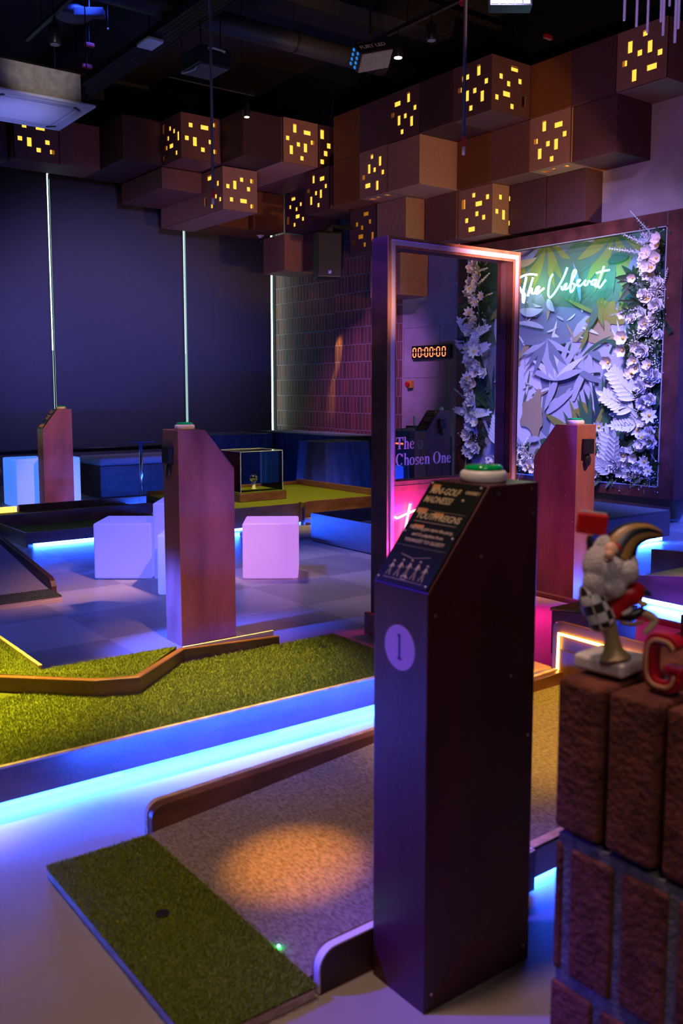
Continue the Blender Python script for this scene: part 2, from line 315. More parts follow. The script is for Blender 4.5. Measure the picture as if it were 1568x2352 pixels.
# ================================================================ WALL AND CEILING CUBES
def fab(name, c): return noisy('cube_'+name, tuple(x*0.86 for x in c), tuple(x*1.12 for x in c), (60, 60, 60), 0.62, 0.15, 120, 4, 0.25)
CT = dict(light=fab('light_brown', (0.30, 0.155, 0.11)), mid=fab('brown', (0.14, 0.062, 0.05)), dark=fab('dark_brown', (0.045, 0.02, 0.022)),
          amber=fab('amber_brown', (0.15, 0.052, 0.016)), plum=fab('plum_brown', (0.085, 0.038, 0.045)))
T = [(.3, .4, .1, .3), (.6, .8, .2, .3), (.8, .9, .4, .5), (.1, .2, .4, .5), (.4, .5, .5, .6), (.6, .7, .5, .7), (.2, .3, .6, .8), (.5, .6, .8, .9)]
Sx = [(.5, .7, .1, .2), (.2, .3, .3, .4), (.4, .5, .4, .5), (.7, .8, .3, .4), (.1, .2, .7, .8), (.3, .5, .6, .7), (.8, .9, .6, .8), (.5, .6, .8, .9)]
Wp = [(.2, .3, .2, .3), (.5, .7, .2, .3), (.8, .9, .1, .2), (.1, .2, .5, .6), (.3, .4, .5, .7), (.7, .8, .5, .6), (.5, .6, .7, .8), (.8, .9, .7, .8)]
Vp = [(.12, .22, .11, .33), (.4, .5, .21, .33), (.6, .7, .31, .43), (.8, .9, .42, .64), (.32, .42, .41, .53), (.2, .3, .62, .74), (.42, .62, .62, .74), (.73, .83, .83, .94), (.12, .22, .83, .93)]
def fh_(p): return [(1-b, 1-a, c, d) for a, b, c, d in p]
def fv_(p): return [(a, b, 1-d, 1-c) for a, b, c, d in p]
GLOW = emis('amber_box_glow', (1.0, 0.50, 0.055), 1.55)
GLOWDIM = emis('amber_box_glow_dim', (1.0, 0.35, 0.02), 0.33)
def panel(origin, ux, uy, nrm, W, H, pat, th=0.012):
    """perforated panel: origin = top-left of face, ux right, uy down, nrm outward"""
    o = Vector(origin); ux = Vector(ux); uy = Vector(uy); nr = Vector(nrm); m = MB()
    us = sorted({0, 1} | {a for p in pat for a in p[:2]}); vs = sorted({0, 1} | {a for p in pat for a in p[2:]})
    hole = lambda a, b: any(p[0]-1e-6 <= a < p[1]-1e-6 and p[2]-1e-6 <= b < p[3]-1e-6 for p in pat)
    P = lambda u, v, k: o+ux*(u*W)+uy*(v*H)-nr*(k*th)
    for i in range(len(us)-1):
        for j in range(len(vs)-1):
            if hole(us[i], vs[j]): continue
            m.add([P(us[i], vs[j], 0), P(us[i+1], vs[j], 0), P(us[i+1], vs[j+1], 0), P(us[i], vs[j+1], 0)], [(0, 1, 2, 3)])
            m.add([P(us[i], vs[j], 1), P(us[i+1], vs[j], 1), P(us[i+1], vs[j+1], 1), P(us[i], vs[j+1], 1)], [(3, 2, 1, 0)])
    for a, b, c, d in pat:
        q = [(a, c), (b, c), (b, d), (a, d)]
        for k in range(4):
            e, g = q[k], q[(k+1) % 4]; m.add([P(*e, 0), P(*g, 0), P(*g, 1), P(*e, 1)], [(0, 1, 2, 3)])
    return m
def cube(label, x0, x1, y0, y1, z0, z1, tone, faces=None, glow=GLOW, group='wooden cubes stacked along the top of the walls'):
    g = 0.002; x0 += g; x1 -= g; y0 += g; y1 -= g; z0 += g; z1 -= g; mt = CT[tone]
    if not faces:
        o = MB().box(x0, x1, y0, y1, z0, z1).build('wooden_cube', mt, None, bevel=0.004)
        me = o.data; c = Vector(((x0+x1)/2, (y0+y1)/2, z0)); me.transform(Matrix.Translation(-c)); o.location = c
        return tag(o, label, 'cube', group)
    t = thing('lantern_cube', label, 'lantern', ((x0+x1)/2, (y0+y1)/2, z0), 'cube lanterns with small cut windows')
    e = 0.012
    bx = MB(); wx = 'x' in faces; wy = 'y' in faces; wb = 'b' in faces
    # closed walls other than cut faces
    if not wx: bx.box(x0, x0+e, y0, y1, z0, z1)
    if not wy: bx.box(x0+e, x1, y0, y0+e, z0, z1)
    bx.box(x0+e, x1, y1-e, y1, z0, z1); bx.box(x1-e, x1, y0+e, y1-e, z0, z1)
    bx.box(x0+e, x1-e, y0+e, y1-e, z1-e, z1)
    if not wb: bx.box(x0+e, x1-e, y0+e, y1-e, z0, z0+e)
    bx.build('shell', mt, t)
    H = z1-z0
    if wx:
        kk = min(1.0, 0.55/(y1-y0)); fx = [(1-(1-a)*kk, 1-(1-b)*kk, c, d) for a, b, c, d in faces['x']]
        panel((x0, y1, z1), (0, -1, 0), (0, 0, -1), (-1, 0, 0), y1-y0, H, fx).build('cut_panel', mt, t)
    if wy: panel((x0, y0, z1), (1, 0, 0), (0, 0, -1), (0, -1, 0), min(x1-x0, faces.get('w', 9)), H, faces['y']).build('cut_panel', mt, t)
    if wy and faces.get('w', 9) < x1-x0: MB().box(x0+faces['w'], x1, y0, y0+e, z0, z1).build('side_board', mt, t)
    if wb: panel((x0, y0, z0), (1, 0, 0), (0, 1, 0), (0, 0, -1), min(x1-x0, 0.55), y1-y0, faces['b']).build('cut_panel', mt, t)
    k = 0.05
    MB().box(x0+k, min(x1-k, x0+0.5), y0+k, min(y1-k, y0+0.5), z0+k, z1-k).build('light_diffuser', glow, t)
    return t
Y_ = [9.63, 9.09, 8.57, 8.00, 7.46, 6.89, 6.34, 5.80, 5.24, 4.69]
Zr = [4.76, 4.21, 3.66, 3.11, 2.56]
def rc(lab, row, c, xf, tone, faces=None, glow=GLOW): return cube(lab, xf, XW, Y_[c+1], Y_[c], Zr[row+1], Zr[row], tone, faces, glow)
BOT = [(.15, .3, .2, .3), (.15, .25, .5, .6), (.15, .3, .7, .85)]
rc('plain amber-brown cube at the inner corner, top row of the right wall', 0, 0, 7.10, 'amber')
rc('plain plum cube left of the first cut-window cube, top row of the right wall', 0, 1, 7.10, 'plum')
rc('plum lantern cube left of the near-black cube, top row of the right wall', 0, 2, 7.10, 'plum', {'x': fh_(T)})
rc('near-black plain cube between two lantern cubes, top row of the right wall', 0, 3, 7.10, 'dark')
rc('corner lantern cube with lit windows on two sides, behind the hanging cable', 0, 4, 7.10, 'plum', {'x': fh_(T), 'y': Sx, 'w': 0.57})
rc('plain amber-brown cube right of the two-sided corner lantern, top row', 0, 5, 7.68, 'amber')
rc('plain plum cube left of the last lantern, top row of the right wall', 0, 6, 7.68, 'plum')
rc('last light-brown lantern cube of the top row, under the glass rods', 0, 7, 7.69, 'light', {'x': fv_(T)})
rc('dark recessed cube at the right edge of the picture, top row', 0, 8, 8.0, 'dark')
rc('plain amber-brown cube at the inner corner, second row of the right wall', 1, 0, 7.10, 'amber')
rc('pale lantern cube joined to a blank pale cube, second row', 1, 1, 7.10, 'light', {'x': fh_(fv_(T)), 'b': BOT})
rc('blank pale brown cube with an orange lit side, jutting from the second row', 1, 2, 7.11, 'light')
rc('plain amber-brown cube behind the tip of the hanging cable, second row', 1, 3, 7.69, 'amber')
rc('plain brown cube left of the right-hand lantern, second row', 1, 4, 7.69, 'mid')
rc('light-brown lantern cube above the flower wall, second row', 1, 5, 7.69, 'light', {'x': T, 'b': BOT})
rc('plain dark plum end cube of the second row, beside the bare plaster', 1, 6, 7.72, 'plum')
cube('dim lantern cube with barely lit windows, right of the loudspeaker', 7.44, XW, 9.18, 9.72, 3.11, 3.66, 'plum', {'x': Sx}, GLOWDIM)
cube('pale pink-brown blank cube right of the dim lantern, third row', 7.43, XW, 8.60, 9.16, 3.11, 3.66, 'light')
cube('blank brown cube above the top rail of the glazed frame, third row', 7.72, XW, 8.03, 8.58, 3.11, 3.66, 'mid')
cube('pale lantern cube with a sunlit cut side above the flower wall', 7.74, XW, 7.47, 8.02, 3.11, 3.66, 'light', {'x': fh_(fv_(Sx)), 'y': Wp})
cube('left of the two blank plum cubes just above the flower wall', 8.0, XW, 6.92, 7.45, 3.11, 3.66, 'plum')
cube('right of the two blank plum cubes just above the flower wall', 8.0, XW, 6.38, 6.91, 3.11, 3.66, 'plum')
cube('lowest light-brown cube, seen through the glazed frame', 7.80, XW, 9.13, 9.75, 2.56, 3.10, 'light')
YB = 12.40
def lc(lab, x0, x1, yf, tone, z0=4.21, z1=4.76, faces=None, y1=YB): return cube(lab, x0, x1, yf, y1, z0, z1, tone, faces)
lc('recessed brown cube cut by the left edge of the picture', 3.2, 3.79, 12.02, 'mid')
lc('lantern cube half hidden behind the ceiling air unit', 3.79, 4.37, 11.83, 'mid', faces={'y': Wp})
lc('plain brown cube right of the lantern behind the air unit', 4.37, 4.91, 11.81, 'mid')
lc('dark plain cube between the plain brown cube and the two-sided left lantern', 4.91, 5.45, 11.10, 'dark')
lc('left-wall lantern with lit windows on two sides, top row', 5.45, 6.01, 10.57, 'mid', faces={'y': Wp, 'x': Vp[:0] or [(a, b, c, d) for a, b, c, d in [(.1, .2, .1, .3), (.1, .2, .8, .9), (.4, .5, .2, .3), (.6, .7, .3, .4), (.8, .9, .4, .6), (.3, .4, .4, .5), (.2, .3, .6, .7), (.4, .6, .6, .7), (.7, .8, .8, .9)]]})
lc('dark blank cube under the lit track spotlight, left wall', 6.01, 6.57, 10.02, 'dark')
lc('light-brown lantern cube right of the lit track spotlight', 6.57, 7.12, 9.99, 'light', faces={'y': T})
lc('narrow lantern cube wedged in the inner corner, top row', 7.12, 7.68, 9.99, 'mid', faces={'y': [(.07, .18, .1, .32), (.26, .37, .39, .51), (.17, .28, .58, .7), (.07, .18, .79, .9)]})
lc('half-height dark cube tucked under the two-sided left lantern', 5.45, 6.03, 11.12, 'mid', 3.93, 4.20)
lc('orange-lit lantern cube with windows on two sides hanging lowest at left', 6.05, 6.57, 10.60, 'light', 3.66, 4.20, {'y': [(.1, .2, .4, .5), (.3, .4, .3, .5), (.5, .6, .2, .3), (.8, .9, .2, .3), (.7, .8, .4, .5), (.2, .3, .7, .8), (.5, .7, .7, .8), (.8, .9, .8, .9)], 'x': [(.25, .5, .1, .22), (.7, .8, .3, .42), (.8, .9, .7, .8), (.1, .2, .6, .8), (.4, .5, .8, .9), (.6, .7, .6, .7)]})
lc('brown cube peeking out behind the lowest left lantern', 6.60, 7.11, 11.72, 'amber', 3.66, 4.20)
lc('brown cube in shade right of the lowest left lantern', 7.13, 7.66, 11.62, 'amber', 3.66, 4.20)
cube('inner corner lantern facing right wall side, farther of the pair', 7.68, XW, 11.08, 11.63, 3.66, 4.20, 'plum', {'x': fh_(Sx)})
cube('inner corner lantern facing right wall side, nearer of the pair', 7.13, XW, 9.76, 10.31, 3.66, 4.20, 'plum', {'x': T})
cube('pale brown cube above the brick corner, left of the loudspeaker', 7.68, 8.24, 11.64, 12.24, 3.11, 3.65, 'light')
cube('small plum cube half hidden behind the loudspeaker', 7.97, XW, 11.0, 11.58, 3.11, 3.65, 'plum')
# ================================================================ PODIUMS
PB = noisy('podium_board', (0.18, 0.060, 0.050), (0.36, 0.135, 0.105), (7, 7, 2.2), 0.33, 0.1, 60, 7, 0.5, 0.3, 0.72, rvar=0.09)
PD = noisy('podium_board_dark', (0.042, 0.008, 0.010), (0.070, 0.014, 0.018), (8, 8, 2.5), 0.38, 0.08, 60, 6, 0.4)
PLAQ = plain('black_acrylic', (0.010, 0.012, 0.010), 0.28, coat=0.3)
TAN = plain('gold_print', (0.52, 0.40, 0.22), 0.5)
TAN2 = plain('orange_print', (0.50, 0.22, 0.05), 0.5)
DISC = plain('pale_round_sticker', (0.36, 0.24, 0.22), 0.6)
INK = plain('dark_ink', (0.02, 0.015, 0.06), 0.6)
def podium(label, loc, rz, num, board, gadget=None, full=False):
    """local: length along x 0..0.328, front (low end) at x=0, width y 0..0.175"""
    L_, W_, H1, H2, xs = 0.328, 0.175, 0.917, 1.128, 0.172
    t = thing('scoring_podium', label, 'podium', (0, 0, 0), 'tall slant-topped scoring podiums')
    prof = [(0, 0, 0), (L_, 0, 0), (L_, 0, H2), (xs, 0, H2), (0, 0, H1)]
    MB().prism(prof, (0, W_, 0)).build('cabinet', board, t, local=True, bevel=0.0025)
    sd = Vector((xs, 0, H2-H1)).normalized(); sn = Vector((-sd.z, 0, sd.x)); Ls = math.hypot(xs, H2-H1)
    o = Vector((0, 0, H1))
    pl = [o+sd*0.004+sn*0.001, o+sd*(Ls-0.004)+sn*0.001, o+sd*(Ls-0.004)+sn*0.006, o+sd*0.004+sn*0.006]
    pq = MB().prism([p+Vector((0, 0.004, 0)) for p in pl], (0, W_-0.008, 0)).build('sign_plate', PLAQ, t, local=True, bevel=0.0008)
    # lettering on the plate: text x runs towards -y (viewer's right), text y runs up the slope
    def txt(s, u, v, size, mat=TAN, shear=0.0, al='LEFT', bold=0.0, sx=1.0):
        M = frame_mat(o+sd*v+sn*0.0063+Vector((0, W_-u, 0)), (0, -1, 0), sd)
        vs, fs = text_mb(s, size, M, 0.0002, shear, al, bold, sx); return vs, fs
    m = MB()
    items = [('MINI-GOLF', 0.018, Ls-0.038, 0.0235, 0.18, 'LEFT', 0.0003, 0.80), ('MADNESS!', 0.014, Ls-0.062, 0.0235, 0.18, 'LEFT', 0.0003, 0.80),
             ('COURSE '+num, 0.126, Ls-0.030, 0.0105, 0.1, 'LEFT', 0.0002, 0.9),
             ('YOUTH REIGNS' if full else 'RULES', W_/2, Ls-0.105, 0.0225, 0.18, 'CENTER', 0.0003, 0.86)]
    if full:
        items += [('The young gun starts the party,', W_/2, Ls-0.133, 0.0118, 0.1, 'CENTER', 0.0001, 0.92), ("and it's playtime from", W_/2, Ls-0.149, 0.0118, 0.1, 'CENTER', 0.0001, 0.95),
                  ('YOUNGEST TO OLDEST!', W_/2, Ls-0.165, 0.0118, 0.1, 'CENTER', 0.0001, 0.95)]
    else:
        items = items[:3]
        for k in range(4): m.prism([o+sd*(Ls-0.10-0.014*k)+sn*0.0062+Vector((0, 0.03+0.01*k, 0)), o+sd*(Ls-0.094-0.014*k)+sn*0.0062+Vector((0, 0.03+0.01*k, 0)), o+sd*(Ls-0.094-0.014*k)+sn*0.0064+Vector((0, 0.03+0.01*k, 0)), o+sd*(Ls-0.10-0.014*k)+sn*0.0064+Vector((0, 0.03+0.01*k, 0))], (0, 0.10-0.012*k, 0))
    for s_, u, v, size, sh, al, bo, sx in items: m.add(*txt(s_, u, v, size, TAN, sh, al, bo, sx))
    Q = lambda u, v: o+sd*v+sn*0.0064+Vector((0, W_-u, 0))
    for (u0, v0, u1, v1, r) in [(0.012, Ls-0.083, 0.165, Ls-0.083, 0.0003), (0.022, Ls-0.113, 0.155, Ls-0.113, 0.0007), (0.01, Ls-0.176, 0.165, Ls-0.176, 0.0003)]:
        m.tube([Q(u0, v0), Q(u1, v1)], r, 5)
    # line drawing of five players under a tape
    base = Ls-0.252
    m.tube([Q(0.04, base+0.055), Q(0.08, base+0.048), Q(0.135, base+0.058)], 0.0006, 5); m.tube([Q(0.025, base-0.006), Q(0.15, base-0.006)], 0.0005, 5)
    for k in range(5):
        cu = 0.035+0.026*k; hh = (0.034, 0.040, 0.043, 0.043, 0.037)[k]
        m.tube([Q(cu-0.006, base), Q(cu, base+hh*0.5), Q(cu+0.006, base)], 0.0009, 5); m.tube([Q(cu, base+hh*0.5), Q(cu, base+hh*0.85)], 0.0022, 6)
        m.tube([Q(cu-0.009, base+hh*0.55), Q(cu, base+hh*0.8), Q(cu+0.009, base+hh*0.6)], 0.0008, 5); m.ball(Q(cu, base+hh), 0.0028, 8, 6)
    m.ball(Q(0.132, Ls-0.048), 0.0035, 8, 6)
    m.tube([Q(0.078, 0.022), Q(0.088, 0.025), Q(0.098, 0.022)], 0.0016, 5); m.tube([Q(0.08, 0.017), Q(0.096, 0.017)], 0.0008, 5)
    m.build('gold_print', TAN, pq, local=True)
    m = MB()
    for u, v, a, b in [(0.03, Ls-0.02, 0.012, 0.012), (0.028, Ls-0.085, 0.016, 0.012), (0.085, Ls-0.092, 0.014, 0.014), (0.045, Ls-0.125, 0.016, 0.008)]:
        m.box(-a, a, -b*.5, b*.5, 0, 0.0001, frame_mat(o+sd*v+sn*0.0060+Vector((0, W_-u, 0)), (0, -1, 0), sd))
    m.build('orange_print', TAN2, pq, local=True)
    m = MB()
    for u in (0.012, W_-0.012):
        for v in (0.012, Ls*0.48, Ls-0.012): m.ball(Q(u, v), (0.003, 0.003, 0.003), 8, 6)
    m.build('plate_screws', BARK, pq, local=True, smooth=True)
    m = MB()
    for x, z in [(0.02, 0.87), (0.31, 0.04), (0.31, 0.55), (0.31, 1.06), (0.20, 1.11), (0.305, 1.115), (0.02, 0.04), (0.15, 0.98), (0.25, 0.70)]:
        MB().cyl((x, -0.0012, z), (x, 0.002, z), 0.0035, n=10).build('screw_head', BARK, t, local=True)
    # number disc on the front face
    dc = MB().cyl((-0.0008, W_/2, 0.787), (0.001, W_/2, 0.787), 0.049, n=40).build('number_disc', DISC, t, local=True)
    M = frame_mat((-0.0011, W_/2, 0.762), (0, -1, 0), (0, 0, 1))
    if num == '1':
        m = MB(); m.box(-0.0028, 0.0028, 0, 0.055, 0, 0.0004, M); m.box(-0.008, 0.008, 0, 0.003, 0, 0.0004, M); m.prism([M @ Vector(p) for p in ((-0.0028, 0.055, 0), (-0.009, 0.050, 0), (-0.0028, 0.049, 0))], (-0.0004, 0, 0))
    else:
        m = MB(); m.add(*text_mb(num, 0.075, M, 0.0003, 0, 'CENTER', 0.0))
    m.build('number', INK, dc, local=True)
    # push button on top
    bt = MB().lathe((0.243, W_/2, H2), [(0.050, 0), (0.052, 0.004), (0.052, 0.019), (0.048, 0.024), (0.042, 0.026)], 40).build('button_base', WHITE, t, local=True, smooth=True)
    MB().lathe((0.243, W_/2, H2+0.024), [(0.040, 0), (0.043, 0.004), (0.043, 0.009), (0.036, 0.013), (0.001, 0.014)], 40).build('button_cap', GREENB, bt, local=True, smooth=True)
    if gadget:
        g = MB()
        if gadget == 'back':
            g.box(L_, L_+0.03, 0.045, 0.125, 0.955, 1.045); gm = g.build('sensor_box', BLACK, t, local=True, bevel=0.003)
            kf = MB().lathe((0, 0, 0), [(0.001, 0.018), (0.022, 0.014), (0.026, 0), (0.022, -0.01), (0.001, -0.012)], 20).build('key_fob', BLACK, t, local=True, smooth=True); kf.location = (L_+0.014, 0.085, 0.917); kf.rotation_euler = (0, math.pi/2, 0); kf.scale = (1.5, 1, .6)
        else:
            g.box(0.16, 0.24, -0.03, 0, 0.955, 1.045); g.build('sensor_box', BLACK, t, local=True, bevel=0.003)
            kf = MB().lathe((0, 0, 0), [(0.001, 0.018), (0.022, 0.014), (0.026, 0), (0.022, -0.01), (0.001, -0.012)], 20).build('key_fob', BLACK, t, local=True, smooth=True); kf.location = (0.20, -0.014, 0.917); kf.rotation_euler = (math.pi/2, 0, 0); kf.scale = (1, 1.5, .6)
    t.location = loc; t.rotation_euler = (0, 0, rz)
    return t
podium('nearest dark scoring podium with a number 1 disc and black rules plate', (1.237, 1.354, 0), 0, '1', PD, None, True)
podium('reddish wooden scoring podium in the middle, standing in front of the glowing white cubes', (2.132+0.328, 4.229+0.175, 0), math.pi, '3', PB, 'back')
podium('wooden scoring podium at right, against the flower wall and behind the gnome figurine', (4.35, 3.48+0.328, 0), -math.pi/2, '4', PB, 'back')
podium('smallest scoring podium at far left, in front of the window benches', (3.34, 9.80, 0), 0, '2', PB, None)
podium('scoring podium with a number 5 disc, seen through the glazed frame', (6.20, 6.84, 0), 0, '5', PB, 'side')
# ================================================================ TURF WITH BLADES
def blades(poly_fn, x0, x1, y0, y1, n, zf, h=0.009, wd=0.0016, seed=1):
    r = np.random.default_rng(seed); P = np.stack([r.uniform(x0, x1, n), r.uniform(y0, y1, n)], 1)
    if poly_fn is not None: P = P[poly_fn(P[:, 0], P[:, 1])]
    n = len(P); a = r.uniform(0, 2*np.pi, n); hh = h*r.uniform(0.6, 1.3, n); lean = r.normal(0, 0.45, (n, 2))*hh[:, None]
    z = zf(P[:, 0], P[:, 1]); d = np.stack([np.cos(a), np.sin(a)], 1)*wd
    A = np.column_stack([P-d, z]); B = np.column_stack([P+d, z]); C_ = np.column_stack([P+lean, z+hh])
    return np.stack([A, B, C_], 1).reshape(-1, 3)
def turf(name, parent, slab, blade_sets, mat=TURF, bm_=BLADE):
    off = Vector((0, 0, 0)); p = parent
    while p: off += p.location; p = p.parent
    V = np.array(slab.v) if slab.v else np.zeros((0, 3)); F = list(slab.f); nb = 0; BV = []
    for b in blade_sets: BV.append(b)
    BV = np.concatenate(BV) if BV else np.zeros((0, 3)); nb = len(BV)//3
    allv = np.concatenate([V, BV])-np.array(off)
    me = bpy.data.meshes.new(name); o0 = len(V)
    loops = [i for f in F for i in f]; starts = []; c = 0
    for f in F: starts.append(c); c += len(f)
    me.vertices.add(len(allv)); me.vertices.foreach_set('co', allv.astype(np.float32).ravel())
    tl = np.concatenate([np.array(loops, dtype=np.int32), np.arange(nb*3, dtype=np.int32)+o0])
    me.loops.add(len(tl)); me.loops.foreach_set('vertex_index', tl)
    st = np.concatenate([np.array(starts, dtype=np.int32), c+3*np.arange(nb, dtype=np.int32)])
    me.polygons.add(len(st)); me.polygons.foreach_set('loop_start', st)
    me.materials.append(mat); me.materials.append(bm_)
    me.polygons.foreach_set('material_index', np.concatenate([np.zeros(len(F), np.int32), np.ones(nb, np.int32)]))
    me.update(calc_edges=True); me.validate()
    o = bpy.data.objects.new(name, me); COL.objects.link(o); o.parent = parent; return o
def rail_prof(pts, axis, y0, y1):            # vertical board from a profile list in (a,z), thickness along other axis
    if axis == 'x': return MB().prism([(a, y0, z) for a, z in pts], (0, y1-y0, 0))
    return MB().prism([(y0, a, z) for a, z in pts], (y1-y0, 0, 0))
def band(P, th, y0, y1):                       # thin strip following the top of a rail profile (drop first/last bottoms)
    P = [Vector((a, 0, z)) for a, z in P[:-1]]; Q = []
    for i, p in enumerate(P):
        d = (P[min(i+1, len(P)-1)]-P[max(i-1, 0)]).normalized(); nrm = Vector((d.z, 0, -d.x)); nrm = nrm if nrm.z < 0 or (abs(nrm.z) < .2 and nrm.x > 0) else -nrm
        Q.append(p+nrm*th)
    m = MB(); n = len(P); vs = [(p.x, y0, p.z) for p in P]+[(q.x, y0, q.z) for q in Q]+[(p.x, y1, p.z) for p in P]+[(q.x, y1, q.z) for q in Q]
    fs = [f for i in range(n-1) for f in ((i, i+1, n+i+1, n+i), (2*n+i, 3*n+i, 3*n+i+1, 2*n+i+1), (i, 2*n+i, 2*n+i+1, i+1), (n+i, n+i+1, 3*n+i+1, 3*n+i))]
    fs += [(0, n, 3*n, 2*n), (n-1, 3*n-1, 4*n-1, 2*n-1)]
    return m.add(vs, fs)
def rounded(a0, z0, top0, r, a1, top1, n=8, both=False, z1=None):
    """board: rounded top corner at a0, running to a1; z0/z1 bottoms"""
    z1 = z0 if z1 is None else z1; s = 1 if a1 > a0 else -1; pts = [(a0, z0)]
    for i in range(n+1):
        th = math.pi/2*i/n; pts.append((a0+s*r*(1-math.cos(th)), top0-r+r*math.sin(th)))
    if both:
        for i in range(n+1):
            th = math.pi/2*(1-i/n); pts.append((a1-s*r*(1-math.cos(th)), top1-r+r*math.sin(th)))
    else: pts.append((a1, top1))
    pts.append((a1, z1)); return pts
# ================================================================ LANE 1 (foreground ramp)
t = thing('golf_ramp_lane', 'foreground grey carpet ramp lane with a green tee mat, nearest the camera', 'mini golf lane', (1.9, 1.98, 0))
def zc(x): return 0.028+0.088*max(0, min(x, 2.1)-1.085) if x < 2.1 else 0.117
X0, X1 = 1.085, 2.955
prof = [(X0, 0.002), (X0, zc(X0)), (2.1, zc(2.1)), (X1, 0.119), (X1, 0.11), (2.1, 0.105), (X0+.1, 0.01)]
rail_prof(prof, 'x', 1.575, 2.40).build('carpet', FELT, t)
rail_prof([(X0+.02, 0.001), (X1, 0.001), (X1, 0.109), (2.1, 0.10), (X0+.12, 0.006)], 'x', 1.62, 2.38).build('ramp_body', DARKWOOD, t)
rl = rail_prof(rounded(1.103, 0.004, 0.106, 0.04, 2.955, 0.17), 'x', 2.401, 2.437).build('side_rail', WOODX, t, bevel=0.003)
rl['label'] = 'long far side rail with a rounded end'
rp = [(a, z) for a, z in rounded(1.100, 0.006, 0.109, 0.042, 2.955, 0.173)]
band(rp, 0.003, 2.430, 2.449).build('pale_edge', EDGE, t)
rail_prof([(a+.004, z-.003) for a, z in rp[:-1]]+[rp[-1]], 'x', 2.4375, 2.447).build('outer_board', DARKWOOD, t)
rail_prof(rounded(1.099, 0.004, 0.098, 0.045, 1.80, 0.112), 'x', 1.548, 1.574).build('side_rail', WOODX, t, bevel=0.003)
rp = rounded(1.094, 0.004, 0.103, 0.047, 1.80, 0.117)
band(rp, 0.004, 1.540, 1.560).build('pale_edge', plain('pale_edge_white', (0.66, 0.60, 0.60), 0.5), t)
rail_prof([(a+.005, z-.004) for a, z in rp[:-1]]+[rp[-1]], 'x', 1.541, 1.5475).build('outer_board', DARKWOOD, t)
rail_prof([(1.565, 0.004), (1.565, 0.105), (1.80, 0.118), (2.955, 0.150), (2.955, 0.05), (1.81, 0.035)], 'x', 1.545, 1.5475).build('fascia', WOODF, t)
rail_prof([(1.80, 0.112), (2.955, 0.145), (2.955, 0.155), (1.80, 0.122)], 'x', 1.545, 1.574).build('pale_edge', EDGE, t, bevel=0.001)
MB().box(1.66, 2.9, 1.60, 1.612, 0.012, 0.03).build('light_strip', GLOWBLUE, t)
MB().box(1.16, 2.9, 2.450, 2.458, 0.002, 0.016).build('light_strip', GLOWBLUE, t)
mt = thing('tee_mat', 'dark green turf tee mat lying on the floor at the foot of the foreground ramp', 'turf mat', (0.935, 1.96, 0))
sl = MB().box(0.783, 1.083, 1.535, 2.385, 0.026, 0.034)
hole = lambda x, y: (x-0.933)**2+(y-1.985)**2 > 0.0185**2
tt = turf('turf', mt, sl, [blades(hole, 0.78, 1.085, 1.532, 2.388, 70000, lambda x, y: 0.032+0*x, 0.008, 0.0013, 3)])
b_ = MB(); b_.box(0.786, 1.08, 1.538, 2.382, 0.001, 0.025); b_.build('base_board', EDGE, mt)
MB().cyl((0.933, 1.985, 0.036), (0.933, 1.985, 0.0385), 0.0175, n=24).build('tee_spot', BLACK, mt)
ld = MB().ball((1.094, 1.702, 0.034), 0.0035, 10, 6).build('laser_dot_lamp', emis('green_led', (0.02, 1.0, 0.1), 60)); tag(ld, 'tiny bright green indicator light at the mat edge', 'indicator light')
# ================================================================ LANE 2 (big turf lane with bent rail)
t = thing('golf_turf_lane', 'long green turf lane with a blue-lit front board and a bent wooden kerb', 'mini golf lane', (1.2, 3.2, 0))
ZT = 0.150
sl = MB().prism([(-0.6, 2.862, 0.13), (2.575, 2.862, 0.13), (2.575, 3.505, 0.13), (-0.6, 3.505, 0.13)], (0, 0, 0.018))
bend = [(2.285, 3.525), (1.80, 3.548), (1.455, 3.252), (1.30, 3.322), (0.95, 3.70), (-0.6, 4.6)]
def xk(x):                                     # y of the kerb line for a given x
    return np.interp(x, [b[0] for b in bend][::-1], [b[1] for b in bend][::-1])
front = lambda x, y: (y < xk(x)-0.004) & (((x-2.416)**2+(y-3.359)**2) > 0.02**2) & (np.abs((y-2.935)/(3.609-2.935)*(2.358-2.274)+2.274-x) > 0.003)
fr_bl = blades(front, -0.6, 2.585, 2.856, 3.52, 170000, lambda x, y: ZT-0.002+0*x, 0.008, 0.0014, 5)
sl2 = MB().prism([(-0.6, 3.5, 0.13), (1.12, 3.5, 0.13), (0.95, 3.70, 0.13), (-0.6, 4.6, 0.13)], (0, 0, 0.018))
sl.add(sl2.v, sl2.f)
turf('turf', t, sl, [fr_bl])
MB().cyl((2.416, 3.359, 0.149), (2.416, 3.359, 0.1525), 0.018, n=24).build('cup', BLACK, t)
MB().box(-0.6, 2.59, 2.847, 2.860, 0.04, 0.149).build('front_board', WOODF, t)
MB().box(-0.6, 2.594, 2.843, 2.860, 0.149, 0.157).build('pale_edge', EDGE, t, bevel=0.001)
MB().box(-0.6, 2.57, 2.875, 3.22, 0.045, 0.13).build('deck', DARKWOOD, t)
MB().box(2.575, 2.59, 2.862, 3.515, 0.0, 0.15).build('end_board', WOODF, t)
MB().box(-0.6, 2.56, 2.900, 2.915, 0.022, 0.040).build('light_strip', GLOWBLUE, t)
MB().box(-0.5, -0.4, 3.0, 3.4, 0, 0.044).box(1.0, 1.1, 3.0, 3.4, 0, 0.044).box(2.4, 2.5, 3.0, 3.4, 0, 0.044).build('foot_block', DARKWOOD, t)
